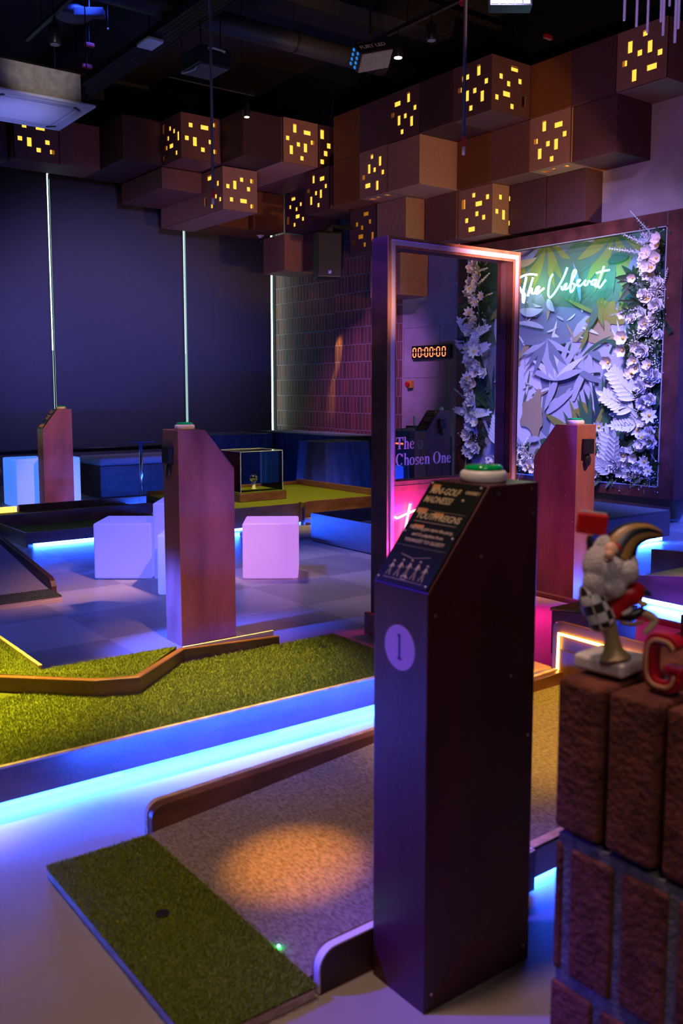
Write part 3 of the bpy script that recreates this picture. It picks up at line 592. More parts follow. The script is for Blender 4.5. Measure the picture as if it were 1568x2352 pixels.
# kerb
kb = MB(); th = 0.03; zt = 0.205
pts = [(2.285, 3.525), (1.80, 3.548), (1.455, 3.252), (1.30, 3.322), (0.95, 3.68), (-0.6, 4.58)]
def offset_line(P, d):
    out = []
    for i, p in enumerate(P):
        a = Vector(P[max(i-1, 0)]); b = Vector(P[min(i+1, len(P)-1)]); e1 = (Vector(p)-a).normalized() if i else (b-Vector(p)).normalized()
        e2 = (b-Vector(p)).normalized() if i < len(P)-1 else e1
        nn = (Vector((-e1.y, e1.x))+Vector((-e2.y, e2.x))).normalized(); k = d/max(0.4, nn.dot(Vector((-e1.y, e1.x))))
        out.append(Vector(p)+nn*k)
    return out
inner = [Vector(p) for p in pts]; outer = offset_line(pts, -th)
zts = [0.185, 0.203, 0.217, 0.215, 0.21, 0.21]
vs = []
for a, b, z in zip(inner, outer, zts): vs += [(a.x, a.y, 0.0), (a.x, a.y, z), (b.x, b.y, z), (b.x, b.y, 0.0)]
n = len(pts); fs = [(i*4+k, i*4+(k+1) % 4, (i+1)*4+(k+1) % 4, (i+1)*4+k) for i in range(n-1) for k in range(4)]+[(0, 1, 2, 3), ((n-1)*4+3, (n-1)*4+2, (n-1)*4+1, (n-1)*4)]
kb.add(vs, fs); kb.build('bent_kerb', WOODX, t, bevel=0.006, seg=3)
MB().box(1.80, 2.27, 3.556, 3.566, 0.14, 0.207).build('pale_edge', plain('pale_edge_white', (0.66, 0.60, 0.60), 0.5), t)
# raised back turf
ZB = 0.213
t2 = t
x_e = 1.183
poly = [(1.775, 3.572), (1.455, 3.295), (1.32, 3.355), (0.97, 3.71), (-0.6, 4.63), (-0.6, 5.4), (x_e, 5.4), (x_e, 3.59)]
MB().prism([(x, y, 0.02) for x, y in poly], (0, 0, ZB-0.03)).build('raised_deck', DARKWOOD, t2)
top = MB().prism([(x, y, ZB-0.009) for x, y in poly], (0, 0, 0.009))
def inpoly(x, y):
    c = np.zeros(len(x), bool); n = len(poly); j = n-1
    for i in range(n):
        xi, yi = poly[i]; xj, yj = poly[j]
        c ^= ((yi > y) != (yj > y)) & (x < (xj-xi)*(y-yi)/(yj-yi+1e-12)+xi); j = i
    return c
turf('raised_turf', t2, top, [blades(inpoly, -0.1, 1.80, 3.29, 5.2, 190000, lambda x, y: ZB-0.002+0*x, 0.010, 0.0015, 9)])
MB().box(x_e+0.001, x_e+0.016, 3.62, 5.4, 0.01, ZB+0.010).build('pale_edge', EDGE, t2)
# ================================================================ LEFT RAMP LANE (runs away at left)
t = thing('golf_ramp_lane', 'grey carpet ramp lane at the left edge with a dark end mat', 'mini golf lane', (1.6, 7.0, 0))
pf = [(5.84, 0.002), (5.84, 0.02), (7.3, 0.235), (9.0, 0.235), (9.0, 0.22), (7.3, 0.22), (5.95, 0.002)]
MB().prism([(0.6, a, z) for a, z in pf], (1.42, 0, 0)).build('carpet', FELT2, t)
MB().prism([(2.02, a, z) for a, z in [(5.86, 0.004), (5.862, 0.05), (5.885, 0.085), (5.93, 0.105), (7.3, 0.275), (9.0, 0.275), (9.0, 0.1), (7.3, 0.1), (6.1, 0.0)]], (0.035, 0, 0)).build('side_rail', DARKWOOD, t, bevel=0.003)
mt = thing('end_mat', 'dark felt end mat with a pale plywood edge at the left, on the floor', 'mat', (1.5, 5.75, 0))
MB().box(0.6, 1.995, 5.60, 5.835, 0.001, 0.034).build('plywood_base', noisy('plywood_layers', (0.30, 0.20, 0.20), (0.6, 0.45, 0.42), (3, 3, 260), 0.7), mt)
turf('felt_top', mt, MB().box(0.6, 1.995, 5.60, 5.835, 0.0345, 0.042), [blades(None, 0.6, 1.997, 5.60, 5.837, 40000, lambda x, y: 0.041+0*x, 0.005, 0.0015, 4)], noisy('dark_felt', (0.025, 0.03, 0.022), (0.07, 0.075, 0.055), (150, 150, 150), 0.95), noisy('dark_felt_pile', (0.03, 0.04, 0.025), (0.09, 0.10, 0.06), (150, 150, 150), 0.95))
# ================================================================ LANE 3 (left middle)
t = thing('golf_box_lane', 'low boxed turf lane with blue glow beneath, left of the white cubes', 'mini golf lane', (3.6, 8.1, 0))
MB().box(2.48, 4.0, 7.74, 7.755, 0.03, 0.127).build('front_board', WOODF, t, bevel=0.001)
MB().box(2.465, 2.48, 7.74, 8.58, 0.0, 0.127).build('end_board', WOODF, t, bevel=0.001)
MB().box(2.49, 4.0, 7.76, 8.53, 0.05, 0.075).build('turf', TURF, t)
rail_prof(rounded(2.47, 0.02, 0.185, 0.03, 4.0, 0.195), 'x', 8.54, 8.575).build('side_rail', WOODX, t, bevel=0.003)
MB().box(2.55, 3.95, 7.80, 7.815, 0.008, 0.028).build('light_strip', GLOWBLUE, t)
t = thing('golf_box_lane', 'farthest boxed turf lane in front of the window benches, at left', 'mini golf lane', (3.5, 9.1, 0))
MB().box(2.1, 4.05, 8.66, 9.28, 0.06, 0.11).build('turf', TURF, t)
rail_prof([(2.9, 0.01), (2.9, 0.178), (4.45, 0.178), (4.45, 0.01)], 'x', 9.29, 9.33).build('side_rail', WOODX, t, bevel=0.004)
MB().box(3.95, 4.4, 9.335, 9.345, 0.01, 0.03).build('light_strip', GLOWBLUE, t)  # unseen strip, added to throw blue on the bench fronts
rail_prof([(2.98, 0.1), (2.98, 0.15), (4.05, 0.15), (4.05, 0.1)], 'x', 8.64, 8.66).build('side_rail', WOODX, t, bevel=0.004)
MB().box(2.1, 2.88, 9.30, 9.33, 0.11, 0.165).build('amber_light_strip', emis('amber_strip', (1.0, 0.62, 0.08), 2.4), t)
# ================================================================ FAR GREEN LANE WITH DISPLAY CASE
t = thing('golf_box_lane', 'far yellow-green turf lane carrying the clear display case', 'mini golf lane', (4.6, 8.0, 0))
MB().box(4.1, 5.0, 7.33, 7.345, 0.05, 0.237).build('front_board', WOODF, t)
MB().box(4.1, 6.0, 7.35, 8.85, 0.19, 0.235).build('turf', TURF, t)
MB().box(4.15, 5.95, 7.45, 8.8, 0.05, 0.188).build('deck', DARKWOOD, t)
rail_prof([(7.4, 0.05), (7.4, 0.30), (8.89, 0.30), (8.89, 0.05)], 'y', 6.01, 6.045).build('side_rail', WOODX, t, bevel=0.004)
MB().box(4.1, 6.0, 8.86, 8.89, 0.05, 0.275).build('side_rail', WOODX, t, bevel=0.004)
MB().box(4.15, 4.98, 7.38, 7.395, 0.02, 0.045).build('light_strip', GLOWBLUE, t)
MB().box(4.985, 5.0, 7.30, 7.33, 0.0, 0.25).build('end_post', WOODX, t)
MB().box(6.055, 6.067, 7.45, 8.85, 0.01, 0.03).build('light_strip', GLOWBLUE, t)  # unseen strip, added to turn the table skirts blue low down
MB().box(4.2, 6.0, 8.895, 8.907, 0.01, 0.03).build('light_strip', GLOWBLUE, t)  # added out of view as well, blue light for the skirts and benches
t = thing('display_case', 'clear acrylic display case on a wooden plinth, on the far green lane', 'display case', (5.0, 7.95, 0.236))
MB().box(4.55, 5.10, 7.72, 8.2, 0.236, 0.318).build('plinth', WOODX, t, bevel=0.003)
MB().box(4.555, 5.095, 7.725, 8.195, 0.319, 0.330).build('turf_top', TURF, t)
cs = MB(); cx0, cx1, cy0, cy1, cz0, cz1 = 4.58, 5.07, 7.75, 8.17, 0.331, 0.73
for a in ((cx0, cx0+.004, cy0, cy1), (cx1-.004, cx1, cy0, cy1), (cx0+.004, cx1-.004, cy0, cy0+.004), (cx0+.004, cx1-.004, cy1-.004, cy1)): cs.box(*a, cz0, cz1-.004)
cs.box(cx0, cx1, cy0, cy1, cz1-.004, cz1); cs.build('acrylic_case', PANE, t)
ed = MB(); r = 0.003
for x in (cx0, cx1):
    for y in (cy0, cy1): ed.box(x-r, x+r, y-r, y+r, cz0, cz1)
for x in (cx0, cx1): ed.box(x-r, x+r, cy0, cy1, cz1-r, cz1+r)
for y in (cy0, cy1): ed.box(cx0, cx1, y-r, y+r, cz1-r, cz1+r)
ed.build('case_edges', plain('acrylic_edge', (0.5, 0.6, 0.85), 0.2), t)
t = thing('disco_ball_trophy', 'small mirrored ball trophy on a white cup, inside the acrylic case', 'trophy', (4.85, 7.95, 0.331))
MB().lathe((4.85, 7.95, 0.331), [(0.028, 0), (0.028, 0.006), (0.018, 0.012), (0.021, 0.06), (0.024, 0.075), (0.012, 0.078)], 24).build('stem', WHITE, t, smooth=True)
MB().ball((4.85, 7.95, 0.331+0.112), 0.042, 16, 12).build('mirror_ball', plain('mirror', (0.85, 0.8, 0.9), 0.12, 1.0), t)
# ================================================================ LANE 4 BOX (centre, behind the frame)
t = thing('golf_box_lane', 'blue-lit deep boxed lane with amber ledge, left of the glazed frame', 'mini golf lane', (5.3, 6.2, 0))
MB().box(4.60, 4.615, 4.75, 6.56, 0.01, 0.253).build('front_board', WOODF, t, bevel=0.001)
MB().box(4.60, 5.5, 6.56, 6.58, 0.01, 0.253).build('end_board', WOODF, t, bevel=0.001)
MB().box(4.64, 5.5, 4.75, 6.55, 0.10, 0.135).build('carpet', FELT2, t)
rail_prof(rounded(5.02, 0.02, 0.256, 0.03, 6.0, 0.256), 'x', 7.27, 7.30).build('back_rail', WOODX, t, bevel=0.003)
MB().box(5.1, 6.0, 6.7, 6.78, 0.14, 0.20).build('amber_ledge', noisy('pale_ledge_wood', (0.5, 0.28, 0.10), (0.62, 0.36, 0.14), (10, 10, 10), 0.5), t, bevel=0.004)
MB().box(5.0, 6.0, 6.6, 7.25, 0.06, 0.10).build('carpet', FELT2, t)
t = thing('tee_mat', 'small grey tee mat on the floor left of the blue-lit deep box lane', 'mat', (4.75, 6.9, 0))
MB().box(4.25, 4.98, 6.62, 7.22, 0.001, 0.035).build('felt', FELT2, t)
MB().cyl((4.6, 6.95, 0.036), (4.6, 6.95, 0.0375), 0.02, n=20).build('tee_spot', BLACK, t)
# ================================================================ MAGENTA LANE, L BOARD, STEP
t = thing('golf_turf_lane', 'magenta-lit carpet lane running under the glazed frame, right of the nearest podium', 'mini golf lane', (3.6, 3.0, 0))
MB().box(3.06, 4.18, 2.62, 3.83, 0.07, 0.10).build('carpet', noisy('pink_lit_carpet', (0.30, 0.16, 0.20), (0.46, 0.28, 0.34), (120, 120, 120), 0.95, 0.4, 200), t)  # pink of the neon light is put into the carpet colour
MB().box(4.19, 4.22, 2.3, 3.83, 0.01, 0.125).build('side_rail', WOODX, t, bevel=0.003)
MB().box(3.03, 3.055, 2.62, 3.83, 0.01, 0.13).build('side_rail', WOODX, t, bevel=0.003)
rm = MB(); rm.prism([(3.26, 2.42, 0.17), (3.26, 2.15, 0.27), (3.26, 0.9, 0.27), (3.26, 0.9, 0.24), (3.26, 2.15, 0.24), (3.26, 2.42, 0.14)], (0.36, 0, 0)); rm.build('raised_carpet', MATS['pink_lit_carpet'], t)
MB().box(3.225, 3.255, 0.9, 2.42, 0.01, 0.285).build('raised_rail', WOODX, t, bevel=0.003)
MB().box(3.63, 3.66, 0.9, 2.30, 0.01, 0.33).build('raised_rail', WOODX, t, bevel=0.003)
t = thing('turf_block', 'brown-lit block with turf on top beside the amber neon board', 'obstacle block', (3.4, 2.7, 0))
MB().prism([(3.30, 2.76, 0.102), (3.30, 2.44, 0.102), (3.30, 2.44, 0.345), (3.30, 2.76, 0.305)], (0.2, 0, 0)).build('body', WOOD, t, bevel=0.002)
turf('turf_top', t, MB().prism([(3.296, 2.765, 0.307), (3.296, 2.44, 0.347), (3.296, 2.44, 0.357), (3.296, 2.765, 0.317)], (0.21, 0, 0)), [blades(None, 3.295, 3.508, 2.44, 2.767, 16000, lambda x, y: 0.316+(2.765-y)*0.123, 0.008, 0.0015, 2)], TURF, BLADE)
t = thing('neon_arch_board', 'rounded wooden end board outlined with a glowing amber neon line', 'neon board', (2.97, 2.2, 0.12))
bpts = [(2.475, 0.12), (2.475, 0.335)]+[(2.475-0.04*(1-math.cos(a)), 0.335+0.037*math.sin(a)) for a in (0.4, 0.8, 1.2, 1.57)]+[(2.29, 0.370), (1.75, 0.368), (1.73, 0.36), (1.715, 0.33), (1.715, 0.12)]
MB().prism([(2.968, a, z) for a, z in bpts], (0.022, 0, 0)).build('board', WOOD, t, bevel=0.002)
MB().box(2.961, 2.9675, 1.80, 2.44, 0.14, 0.255).build('lower_panel', WOODX, t)
MB().tube([(2.9585, 2.437, 0.125), (2.9585, 2.434, 0.323), (2.9585, 2.20, 0.3215), (2.9585, 1.80, 0.319), (2.9585, 1.79, 0.125)], 0.0062, 8).build('neon_line', GLOWWARM, t, smooth=True)
t = thing('timber_step', 'small amber-lit timber step block at the end of the foreground lane', 'block', (2.93, 2.55, 0.12))
MB().box(2.86, 2.985, 2.48, 2.60, 0.12, 0.165).build('block', noisy('pale_pine', (0.5, 0.30, 0.12), (0.66, 0.42, 0.18), (20, 20, 60), 0.5), t, bevel=0.003)
spot('light_yellow_lane', (2.55, 1.9, 2.6), (2.5, 2.2, 0.1), (1.0, 0.56, 0.03), 420, 34, 0.8, 0.04)
# ================================================================ RIGHT PURPLE LANE AND FLOWER PLATFORM
t = thing('golf_turf_lane', 'right-hand turf lane with a purple-lit front board and bright glow below', 'mini golf lane', (5.2, 2.8, 0))
MB().prism([(4.85, 3.40, 0.05), (4.85, 1.2, 0.05), (4.85, 1.2, 0.40), (4.85, 3.05, 0.226), (4.85, 3.40, 0.182)], (0.016, 0, 0)).build('front_board', WOODF, t)
MB().prism([(4.87, 3.40, 0.06), (4.87, 1.2, 0.06), (4.87, 1.2, 0.39), (4.87, 3.05, 0.216), (4.87, 3.40, 0.172)], (0.72, 0, 0)).build('turf', TURF, t)
MB().prism([(5.60, 3.80, 0.02), (5.60, 1.2, 0.02), (5.60, 1.2, 0.46), (5.60, 3.4, 0.235), (5.60, 3.8, 0.21)], (0.03, 0, 0)).build('side_rail', WOODX, t)
MB().box(4.885, 4.90, 1.2, 3.38, 0.012, 0.045).build('light_strip', GLOWBLUE, t)
tag(MB().ball((5.3, 2.72, 0.29), 0.021, 16, 10).build('golf_ball', RED, smooth=True), 'red golf ball on the right-hand turf lane', 'golf ball')
t = thing('stage_platform', 'carpeted stage platform with a blue-lit edge below the flower wall', 'platform', (6.6, 6.0, 0))
MB().box(5.55, 7.13, 4.66, 6.55, 0.05, 0.265).build('deck', WOODF, t, bevel=0.002)
MB().box(5.55, 7.12, 4.665, 6.55, 0.266, 0.281).build('carpet', FELT2, t)
MB().box(5.6, 7.08, 4.70, 4.715, 0.012, 0.045).build('light_strip', GLOWBLUE, t)
MB().box(7.14, 7.95, 5.20, 7.95, 0.02, 0.19).build('back_step', DARKWOOD, t, bevel=0.003)
# ================================================================ GLAZED FRAME
FRW = noisy('varnished_frame_wood', (0.33, 0.13, 0.055), (0.52, 0.24, 0.10), (14, 14, 3), 0.3, 0.1, 60, 6, 0.5)
t = thing('glazed_frame', 'tall freestanding glazed frame reading The Chosen One, with a neon panel below', 'frame', (3.7, 3.9, 0))
fx0, fx1, fy0, fy1, fz = 3.20, 4.235, 3.85, 3.985, 2.155
fr = MB()
bw_ = 0.052; fr.box(fx0, fx0+bw_, fy0+.001, fy1, 0, fz); fr.box(fx1-bw_, fx1, fy0+.001, fy1, 0, fz); fr.box(fx0+bw_, fx1-bw_, fy0+.001, fy1, fz-bw_, fz); fr.box(fx0+bw_, fx1-bw_, fy0+.001, fy1, 0.78, 0.825)
fr.build('frame_box', DARKWOOD, t, bevel=0.002)
def ring(a, b, c, d, w_, y0, y1):            # rectangular ring in x,z
    m = MB(); m.box(a, a+w_, y0, y1, c, d); m.box(b-w_, b, y0, y1, c, d); m.box(a+w_, b-w_, y0, y1, d-w_, d); m.box(a+w_, b-w_, y0, y1, c, c+w_); return m
ring(fx0, fx1, 0.02, fz, 0.02, 3.846, 3.8505).build('front_moulding', FRW, t)
lp = ring(fx0+0.02, fx1-0.02, 0.04, fz-0.02, 0.026, 3.838, 3.850).build('light_moulding', plain('pale_trim', (0.80, 0.66, 0.64), 0.45), t, bevel=0.002)
ring(fx0+0.044, fx1-0.044, 0.80, fz-0.044, 0.005, 3.842, 3.850).build('inner_moulding', FRW, t, bevel=0.002)
ring(fx0+0.0495, fx1-0.0495, 0.80, fz-0.0495, 0.010, 3.846, 3.850).build('inner_moulding', FRW, t, bevel=0.002)
MB().box(fx0+0.046, fx1-0.046, 3.845, 3.850, 0.77, 0.83).build('mid_rail', FRW, t, bevel=0.002)
MB().box(fx0+0.052, fx1-0.052, 3.90, 3.906, 0.825, fz-0.052).build('glass_pane', PANE, t)
MB().box(fx0+0.046, fx1-0.046, 3.852, 3.87, 0.05, 0.775).build('lower_panel', noisy('pink_lit_panel', (0.36, 0.10, 0.08), (0.50, 0.16, 0.12), (9, 9, 3), 0.4), t)  # panel colour carries the pink cast by the neon
# serif lettering on the glass
def ellip(m, cx, cz, ro, rh, io, ih, a0=0, a1=360, n=28):
    vs = []; k = n+1
    for i in range(k):
        a = math.radians(a0+(a1-a0)*i/n); vs += [(cx+ro*math.cos(a), cz+rh*math.sin(a)), (cx+io*math.cos(a), cz+ih*math.sin(a))]
    m.append((vs, [(2*i, 2*i+1, 2*i+3, 2*i+2) for i in range(n)]))
def rect(m, a, b, c, d): m.append(([(a, c), (b, c), (b, d), (a, d)], [(0, 1, 2, 3)]))
def poly2(m, P): m.append((P, [tuple(range(len(P)))]))
def glyph(ch):                                # unit: cap height 1
    g = []; X = 0.66                          # x-height
    if ch == 'T': rect(g, .27, .43, 0, 1); rect(g, 0, .70, .92, 1); rect(g, .17, .53, 0, .05); poly2(g, [(0, .70), (.03, .70), (.09, .92), (0, .92)]); poly2(g, [(.70, .70), (.67, .70), (.61, .92), (.70, .92)]); w_ = .74
    elif ch == 'h': rect(g, .08, .21, 0, 1.02); rect(g, 0, .1, .97, 1.02); rect(g, .02, .27, 0, .045); ellip(g, .335, .42, .17, .24, .055, .19, 0, 150); rect(g, .375, .505, 0, .42); rect(g, .32, .56, 0, .045); w_ = .60
    elif ch == 'e': ellip(g, .25, .325, .24, .335, .11, .29, 35, 325); rect(g, .12, .44, .35, .40); ellip(g, .25, .36, .20, .30, .13, .25, 0, 40); w_ = .54
    elif ch == 'C': ellip(g, .38, .5, .38, .52, .21, .46, 38, 322); poly2(g, [(.64, .70), (.70, .70), (.70, 1.0), (.66, .98)]); w_ = .80
    elif ch == 'o': ellip(g, .26, .325, .26, .335, .125, .29); w_ = .57
    elif ch == 's': ellip(g, .20, .485, .17, .175, .07, .13, 20, 255); ellip(g, .20, .175, .18, .185, .08, .135, -150, 80); poly2(g, [(.06, .40), (.12, .33), (.36, .24), (.30, .31)]); poly2(g, [(.36, .47), (.33, .47), (.32, .65), (.36, .66)]); w_ = .44
    elif ch == 'n': rect(g, .08, .21, 0, .64); rect(g, 0, .1, .60, .64); rect(g, .02, .27, 0, .045); ellip(g, .335, .42, .17, .24, .055, .19, 0, 150); rect(g, .375, .505, 0, .42); rect(g, .32, .56, 0, .045); w_ = .60
    elif ch == 'O': ellip(g, .40, .5, .40, .52, .22, .47); w_ = .86
    else: w_ = .32
    return g, w_
m = MB(); CAPH = 0.068
for line, zb in (('The', 1.002), ('Chosen One', 0.910)):
    x = onY(909, 1030, 3.898).x
    tot = sum(glyph(c)[1] for c in line); sc = (onY(953 if line == 'The' else 1037, 1030, 3.898).x-x)/(tot*CAPH)
    for c in line:
        g, w_ = glyph(c)
        for P2, F2 in g: m.add([(x+p[0]*CAPH*sc, 3.898, zb+p[1]*CAPH) for p in P2], F2)
        x += w_*CAPH*sc
o = m.build('lettering', plain('pink_white_vinyl', (0.92, 0.80, 0.86), 0.6), t); o.modifiers.new('s', 'SOLIDIFY').thickness = 0.0015
# neon sword on the lower panel
NPK = emis('pink_neon', (1.0, 0.03, 0.42), 7.5); NPW = emis('pink_neon_core', (1.0, 0.45, 0.9), 6.0)
t = thing('neon_sword', 'pink neon sword sign mounted on the lower panel of the glazed frame', 'neon sign', (3.33, 3.83, 0.6))
MB().tube(smooth_path([(3.357, 3.83, 0.70), (3.345, 3.83, 0.655), (3.322, 3.83, 0.56), (3.295, 3.83, 0.44), (3.27, 3.83, 0.33)]), 0.0062, 8).build('blade_tube', NPW, t, smooth=True)
MB().tube(smooth_path([(3.246, 3.83, 0.633), (3.27, 3.83, 0.628), (3.33, 3.83, 0.645), (3.410, 3.83, 0.664)]), 0.0062, 8).build('guard_tube', NPW, t, smooth=True)
ol = MB(); ol.tube(smooth_path([(3.335, 3.831, 0.655), (3.348, 3.831, 0.705), (3.365, 3.831, 0.710), (3.372, 3.831, 0.695), (3.36, 3.831, 0.66)]), 0.0012, 6)
ol.tube(smooth_path([(3.335, 3.831, 0.660), (3.25, 3.831, 0.648), (3.236, 3.831, 0.632), (3.245, 3.831, 0.614), (3.325, 3.831, 0.628), (3.29, 3.831, 0.50)]), 0.0012, 6)
ol.build('backing_outline', NPK, t, smooth=True)
for px, pz in ((3.345, 0.66), (3.30, 0.45)):
    l = bpy.data.lights.new('neon_glow', 'POINT'); l.color = (1, 0.02, 0.42); l.energy = 2.4 if px < 3.5 else 2.4; l.shadow_soft_size = 0.03
    o = bpy.data.objects.new('neon_glow', l); COL.objects.link(o); o.location = (px, 3.76, pz)
t = thing('neon_curve', 'pink neon stroke on the right of the lower panel, behind the nearest podium', 'neon sign', (3.9, 3.83, 0.4))
MB().tube(smooth_path([(3.62, 3.83, 0.30), (3.70, 3.83, 0.55), (3.80, 3.83, 0.48), (3.84, 3.83, 0.25)]), 0.0062, 8).build('tube', NPK, t, smooth=True)
# ================================================================ GLOWING CUBE SEATS
def glow_seat(label, c, wx, h, rot, col, k):
    t = thing('glowing_cube_seat', label, 'light cube', (c[0], c[1], 0), 'glowing plastic cube seats')
    m, nt, b = nodes('lit_plastic'); L = nt.links
    b.inputs['Base Color'].default_value = (0.13, 0.12, 0.16, 1); b.inputs['Roughness'].default_value = 0.45
    b.inputs['Emission Color'].default_value = (*col, 1); b.inputs['Emission Strength'].default_value = k
    a = wx/2; o = MB().box(-a, a, -a, a, 0.012, h).build('shell', m, t, local=True, bevel=0.014, seg=4); 
    MB().box(-a+.05, a-.05, -a+.05, a-.05, 0, 0.012).build('foot', WHITE, t, local=True)
    t.rotation_euler = (0, 0, rot); return t
rot = YAW-math.pi/2                             # their fronts squarely face the entrance side
def seat_at(label, px, py, wx, h, col, k, extra=0.0):
    p = onZ(px, py, 0); p = p+fh*(wx/2); return glow_seat(label, p, wx, h, rot+extra, col, k)
seat_at('blue-violet glowing cube seat, largest in view at left of the middle podium', 283, 1333, 0.405, 0.405, (0.16, 0.16, 1.0), 0.85)
seat_at('tall glowing block half hidden behind the middle podium', 429, 1334, 0.46, 0.55, (0.14, 0.15, 1.0), 0.80)
seat_at('glowing cube sliver just left of the middle podium base', 434, 1371, 0.405, 0.405, (0.2, 0.26, 1.0), 0.8)
seat_at('pinkish glowing cube seat right of the middle podium', 619, 1333, 0.39, 0.405, (0.70, 0.27, 0.95), 0.72, 0.03)  # pink light falling on this cube is put into its glow colour
l = bpy.data.lights.new('cube_pink_pool', 'SPOT'); l.color = (1, 0.15, 0.45); l.energy = 1000; l.spot_size = math.radians(11); l.spot_blend = 1; l.shadow_soft_size = 0.03
o = bpy.data.objects.new('cube_pink_pool', l); COL.objects.link(o); o.location = (2.4, 1.9, 3.4); o.rotation_euler = (onZ(615, 1295, 0.12)-Vector(o.location)).to_track_quat('-Z', 'Y').to_euler()
# ================================================================ WINDOW BENCHES, HIGH TABLE, BLUE CUBES
UPH = noisy('grey_upholstery', (0.20, 0.19, 0.22), (0.30, 0.28, 0.32), (80, 80, 80), 0.9, 0.3, 200)
def bench(label, x0, x1, y0, y1):
    t = thing('upholstered_bench', label, 'bench', ((x0+x1)/2, (y0+y1)/2, 0), 'padded benches below the blinds')
    MB().box(x0+.02, x1-.03, y0+.03, y1, 0, 0.40).build('base', DARKWOOD, t, bevel=0.01)
    MB().box(x0, x1, y0, y1, 0.40, 0.50).build('seat_pad', UPH, t, bevel=0.04, seg=5)
    for k in range(1, int((x1-x0)/0.7)+1): MB().box(x0+.7*k, x0+.7*k+.003, y0+.026, y0+.03, 0.02, 0.39).build('panel_joint', BLACK, t)
bench('grey padded bench between the glowing blue block and the steel table', 4.35, 5.80, 10.75, 11.45)
bench('grey padded bench cut by the left edge of the picture', 2.3, 3.02, 10.20, 10.9)
GB = emis('lit_blue_plastic', (0.05, 0.22, 1.0), 0.85, (0.5, 0.55, 0.8))
def blue_block(label, px0, px1, y, h):
    a = onY(px0, 1100, y); b = onY(px1, 1100, y); t = thing('glowing_block_seat', label, 'light cube', ((a.x+b.x)/2, y+.25, 0), 'blue glowing blocks by the benches')
    MB().box(a.x, b.x, y, y+0.5, 0.01, h).build('shell', GB, t, bevel=0.02, seg=4); MB().box(a.x+.05, b.x-.05, y+.05, y+.45, 0, 0.01).build('foot', WHITE, t)
blue_block('glowing light-blue block at the left side of the far-left podium', 38, 118, 10.35, 0.56)
blue_block('glowing light-blue block at the right side of the far-left podium', 122, 186, 10.35, 0.56)
p = onY(325, 1100, 9.95); t = thing('bistro_table', 'slim chrome bistro table with a thin round top, in front of the bench', 'table', (p.x, p.y, 0))
MB().cyl((p.x, p.y, 0.02), (p.x, p.y, 0.735), 0.022, n=24).build('pole', STEEL, t, smooth=True)
MB().lathe((p.x, p.y, 0.735), [(0.16, 0), (0.165, 0.004), (0.165, 0.008), (0.16, 0.010)], 40).build('table_top', plain('dark_glossy_top', (0.05, 0.05, 0.09), 0.15), t, smooth=True)
MB().lathe((p.x, p.y, 0.0), [(0.20, 0), (0.20, 0.008), (0.05, 0.02), (0.024, 0.024)], 40).build('base', STEEL, t, smooth=True)
# ================================================================ DRAPED TABLES
DRAPE = noisy('black_table_skirt', (0.010, 0.010, 0.016), (0.024, 0.024, 0.035), (30, 30, 4), 0.85)
CLOTH = noisy('dark_teal_cloth', (0.04, 0.075, 0.07), (0.07, 0.12, 0.11), (20, 20, 20), 0.55, 0.1, 30)
def draped(label, x0, x1, y0, y1, h, flare=0.04, group='skirted display tables in the far corner'):
    t = thing('skirted_table', label, 'table', ((x0+x1)/2, (y0+y1)/2, 0), group)
    per = []; step = 0.02
    def edge(a, b):
        n = max(2, int((Vector(b)-Vector(a)).length/step)); return [Vector(a).lerp(Vector(b), i/n) for i in range(n)]
    per = edge((x0, y0), (x1, y0))+edge((x1, y0), (x1, y1))+edge((x1, y1), (x0, y1))+edge((x0, y1), (x0, y0)); n = len(per); c = Vector(((x0+x1)/2, (y0+y1)/2)); vs = []
    rows = 8
    for j in range(rows+1):
        f = j/rows
        for i, p in enumerate(per):
            d = (p-c).normalized(); wv = f*(0.012*math.sin(i*0.9)+0.010*math.sin(i*0.37+1)); q = p+d*(flare*f+wv); vs.append((q.x, q.y, h-0.002-f*(h-0.004)))
    m = MB(); m.add(vs, [(j*n+i, j*n+(i+1) % n, (j+1)*n+(i+1) % n, (j+1)*n+i) for j in range(rows) for i in range(n)]); m.build('skirt', DRAPE, t, True)
    MB().box(x0, x1, y0, y1, h-0.02, h).build('table_top', CLOTH, t, bevel=0.004)
draped('long black-skirted table along the blinds, behind the display case', 5.86, 6.84, 10.7, 11.5, 0.74)
draped('black-skirted table against the brick wall, with a creased teal top', 7.0, 7.65, 9.25, 11.5, 0.745)
draped('small black-skirted table nearest the golf lanes', 6.16, 6.80, 8.50, 9.05, 0.735, 0.06)
t = MB()
for k in range(5): t.box(7.0+.02*k, 7.6, 9.4+.38*k, 9.72+.38*k, 0.746, 0.749+0.003*(k % 3), Matrix.Rotation(0.0, 4, 'Z'))
tag(t.build('folded_cloth', noisy('pale_teal_cloth', (0.22, 0.36, 0.34), (0.34, 0.5, 0.46), (9, 9, 9), 0.6)), 'pale teal cloth spread over the table by the brick wall', 'cloth')
t = thing('equipment_rack', 'black wheeled equipment rack with a mixer on top, seen through the glass', 'equipment rack', (7.4, 8.35, 0))
MB().box(7.0, 7.7, 8.02, 8.75, 0.05, 0.78).build('case', BLACK, t, bevel=0.01)
MB().box(7.02, 7.68, 8.04, 8.73, 0.78, 0.86).build('mixer', BLACKM, t, bevel=0.006)
m = MB()
for i in range(9):
    for j in range(3): m.cyl((7.08+.06*i, 8.12+.1*j, 0.86), (7.08+.06*i, 8.12+.1*j, 0.885), 0.012, n=10)
m.build('knobs', plain('grey_knobs', (0.3, 0.3, 0.32), 0.4), t)
MB().box(6.996, 7.0, 8.12, 8.65, 0.70, 0.72).build('display_strip', emis('orange_led', (1.0, 0.15, 0.02), 1.6), t)
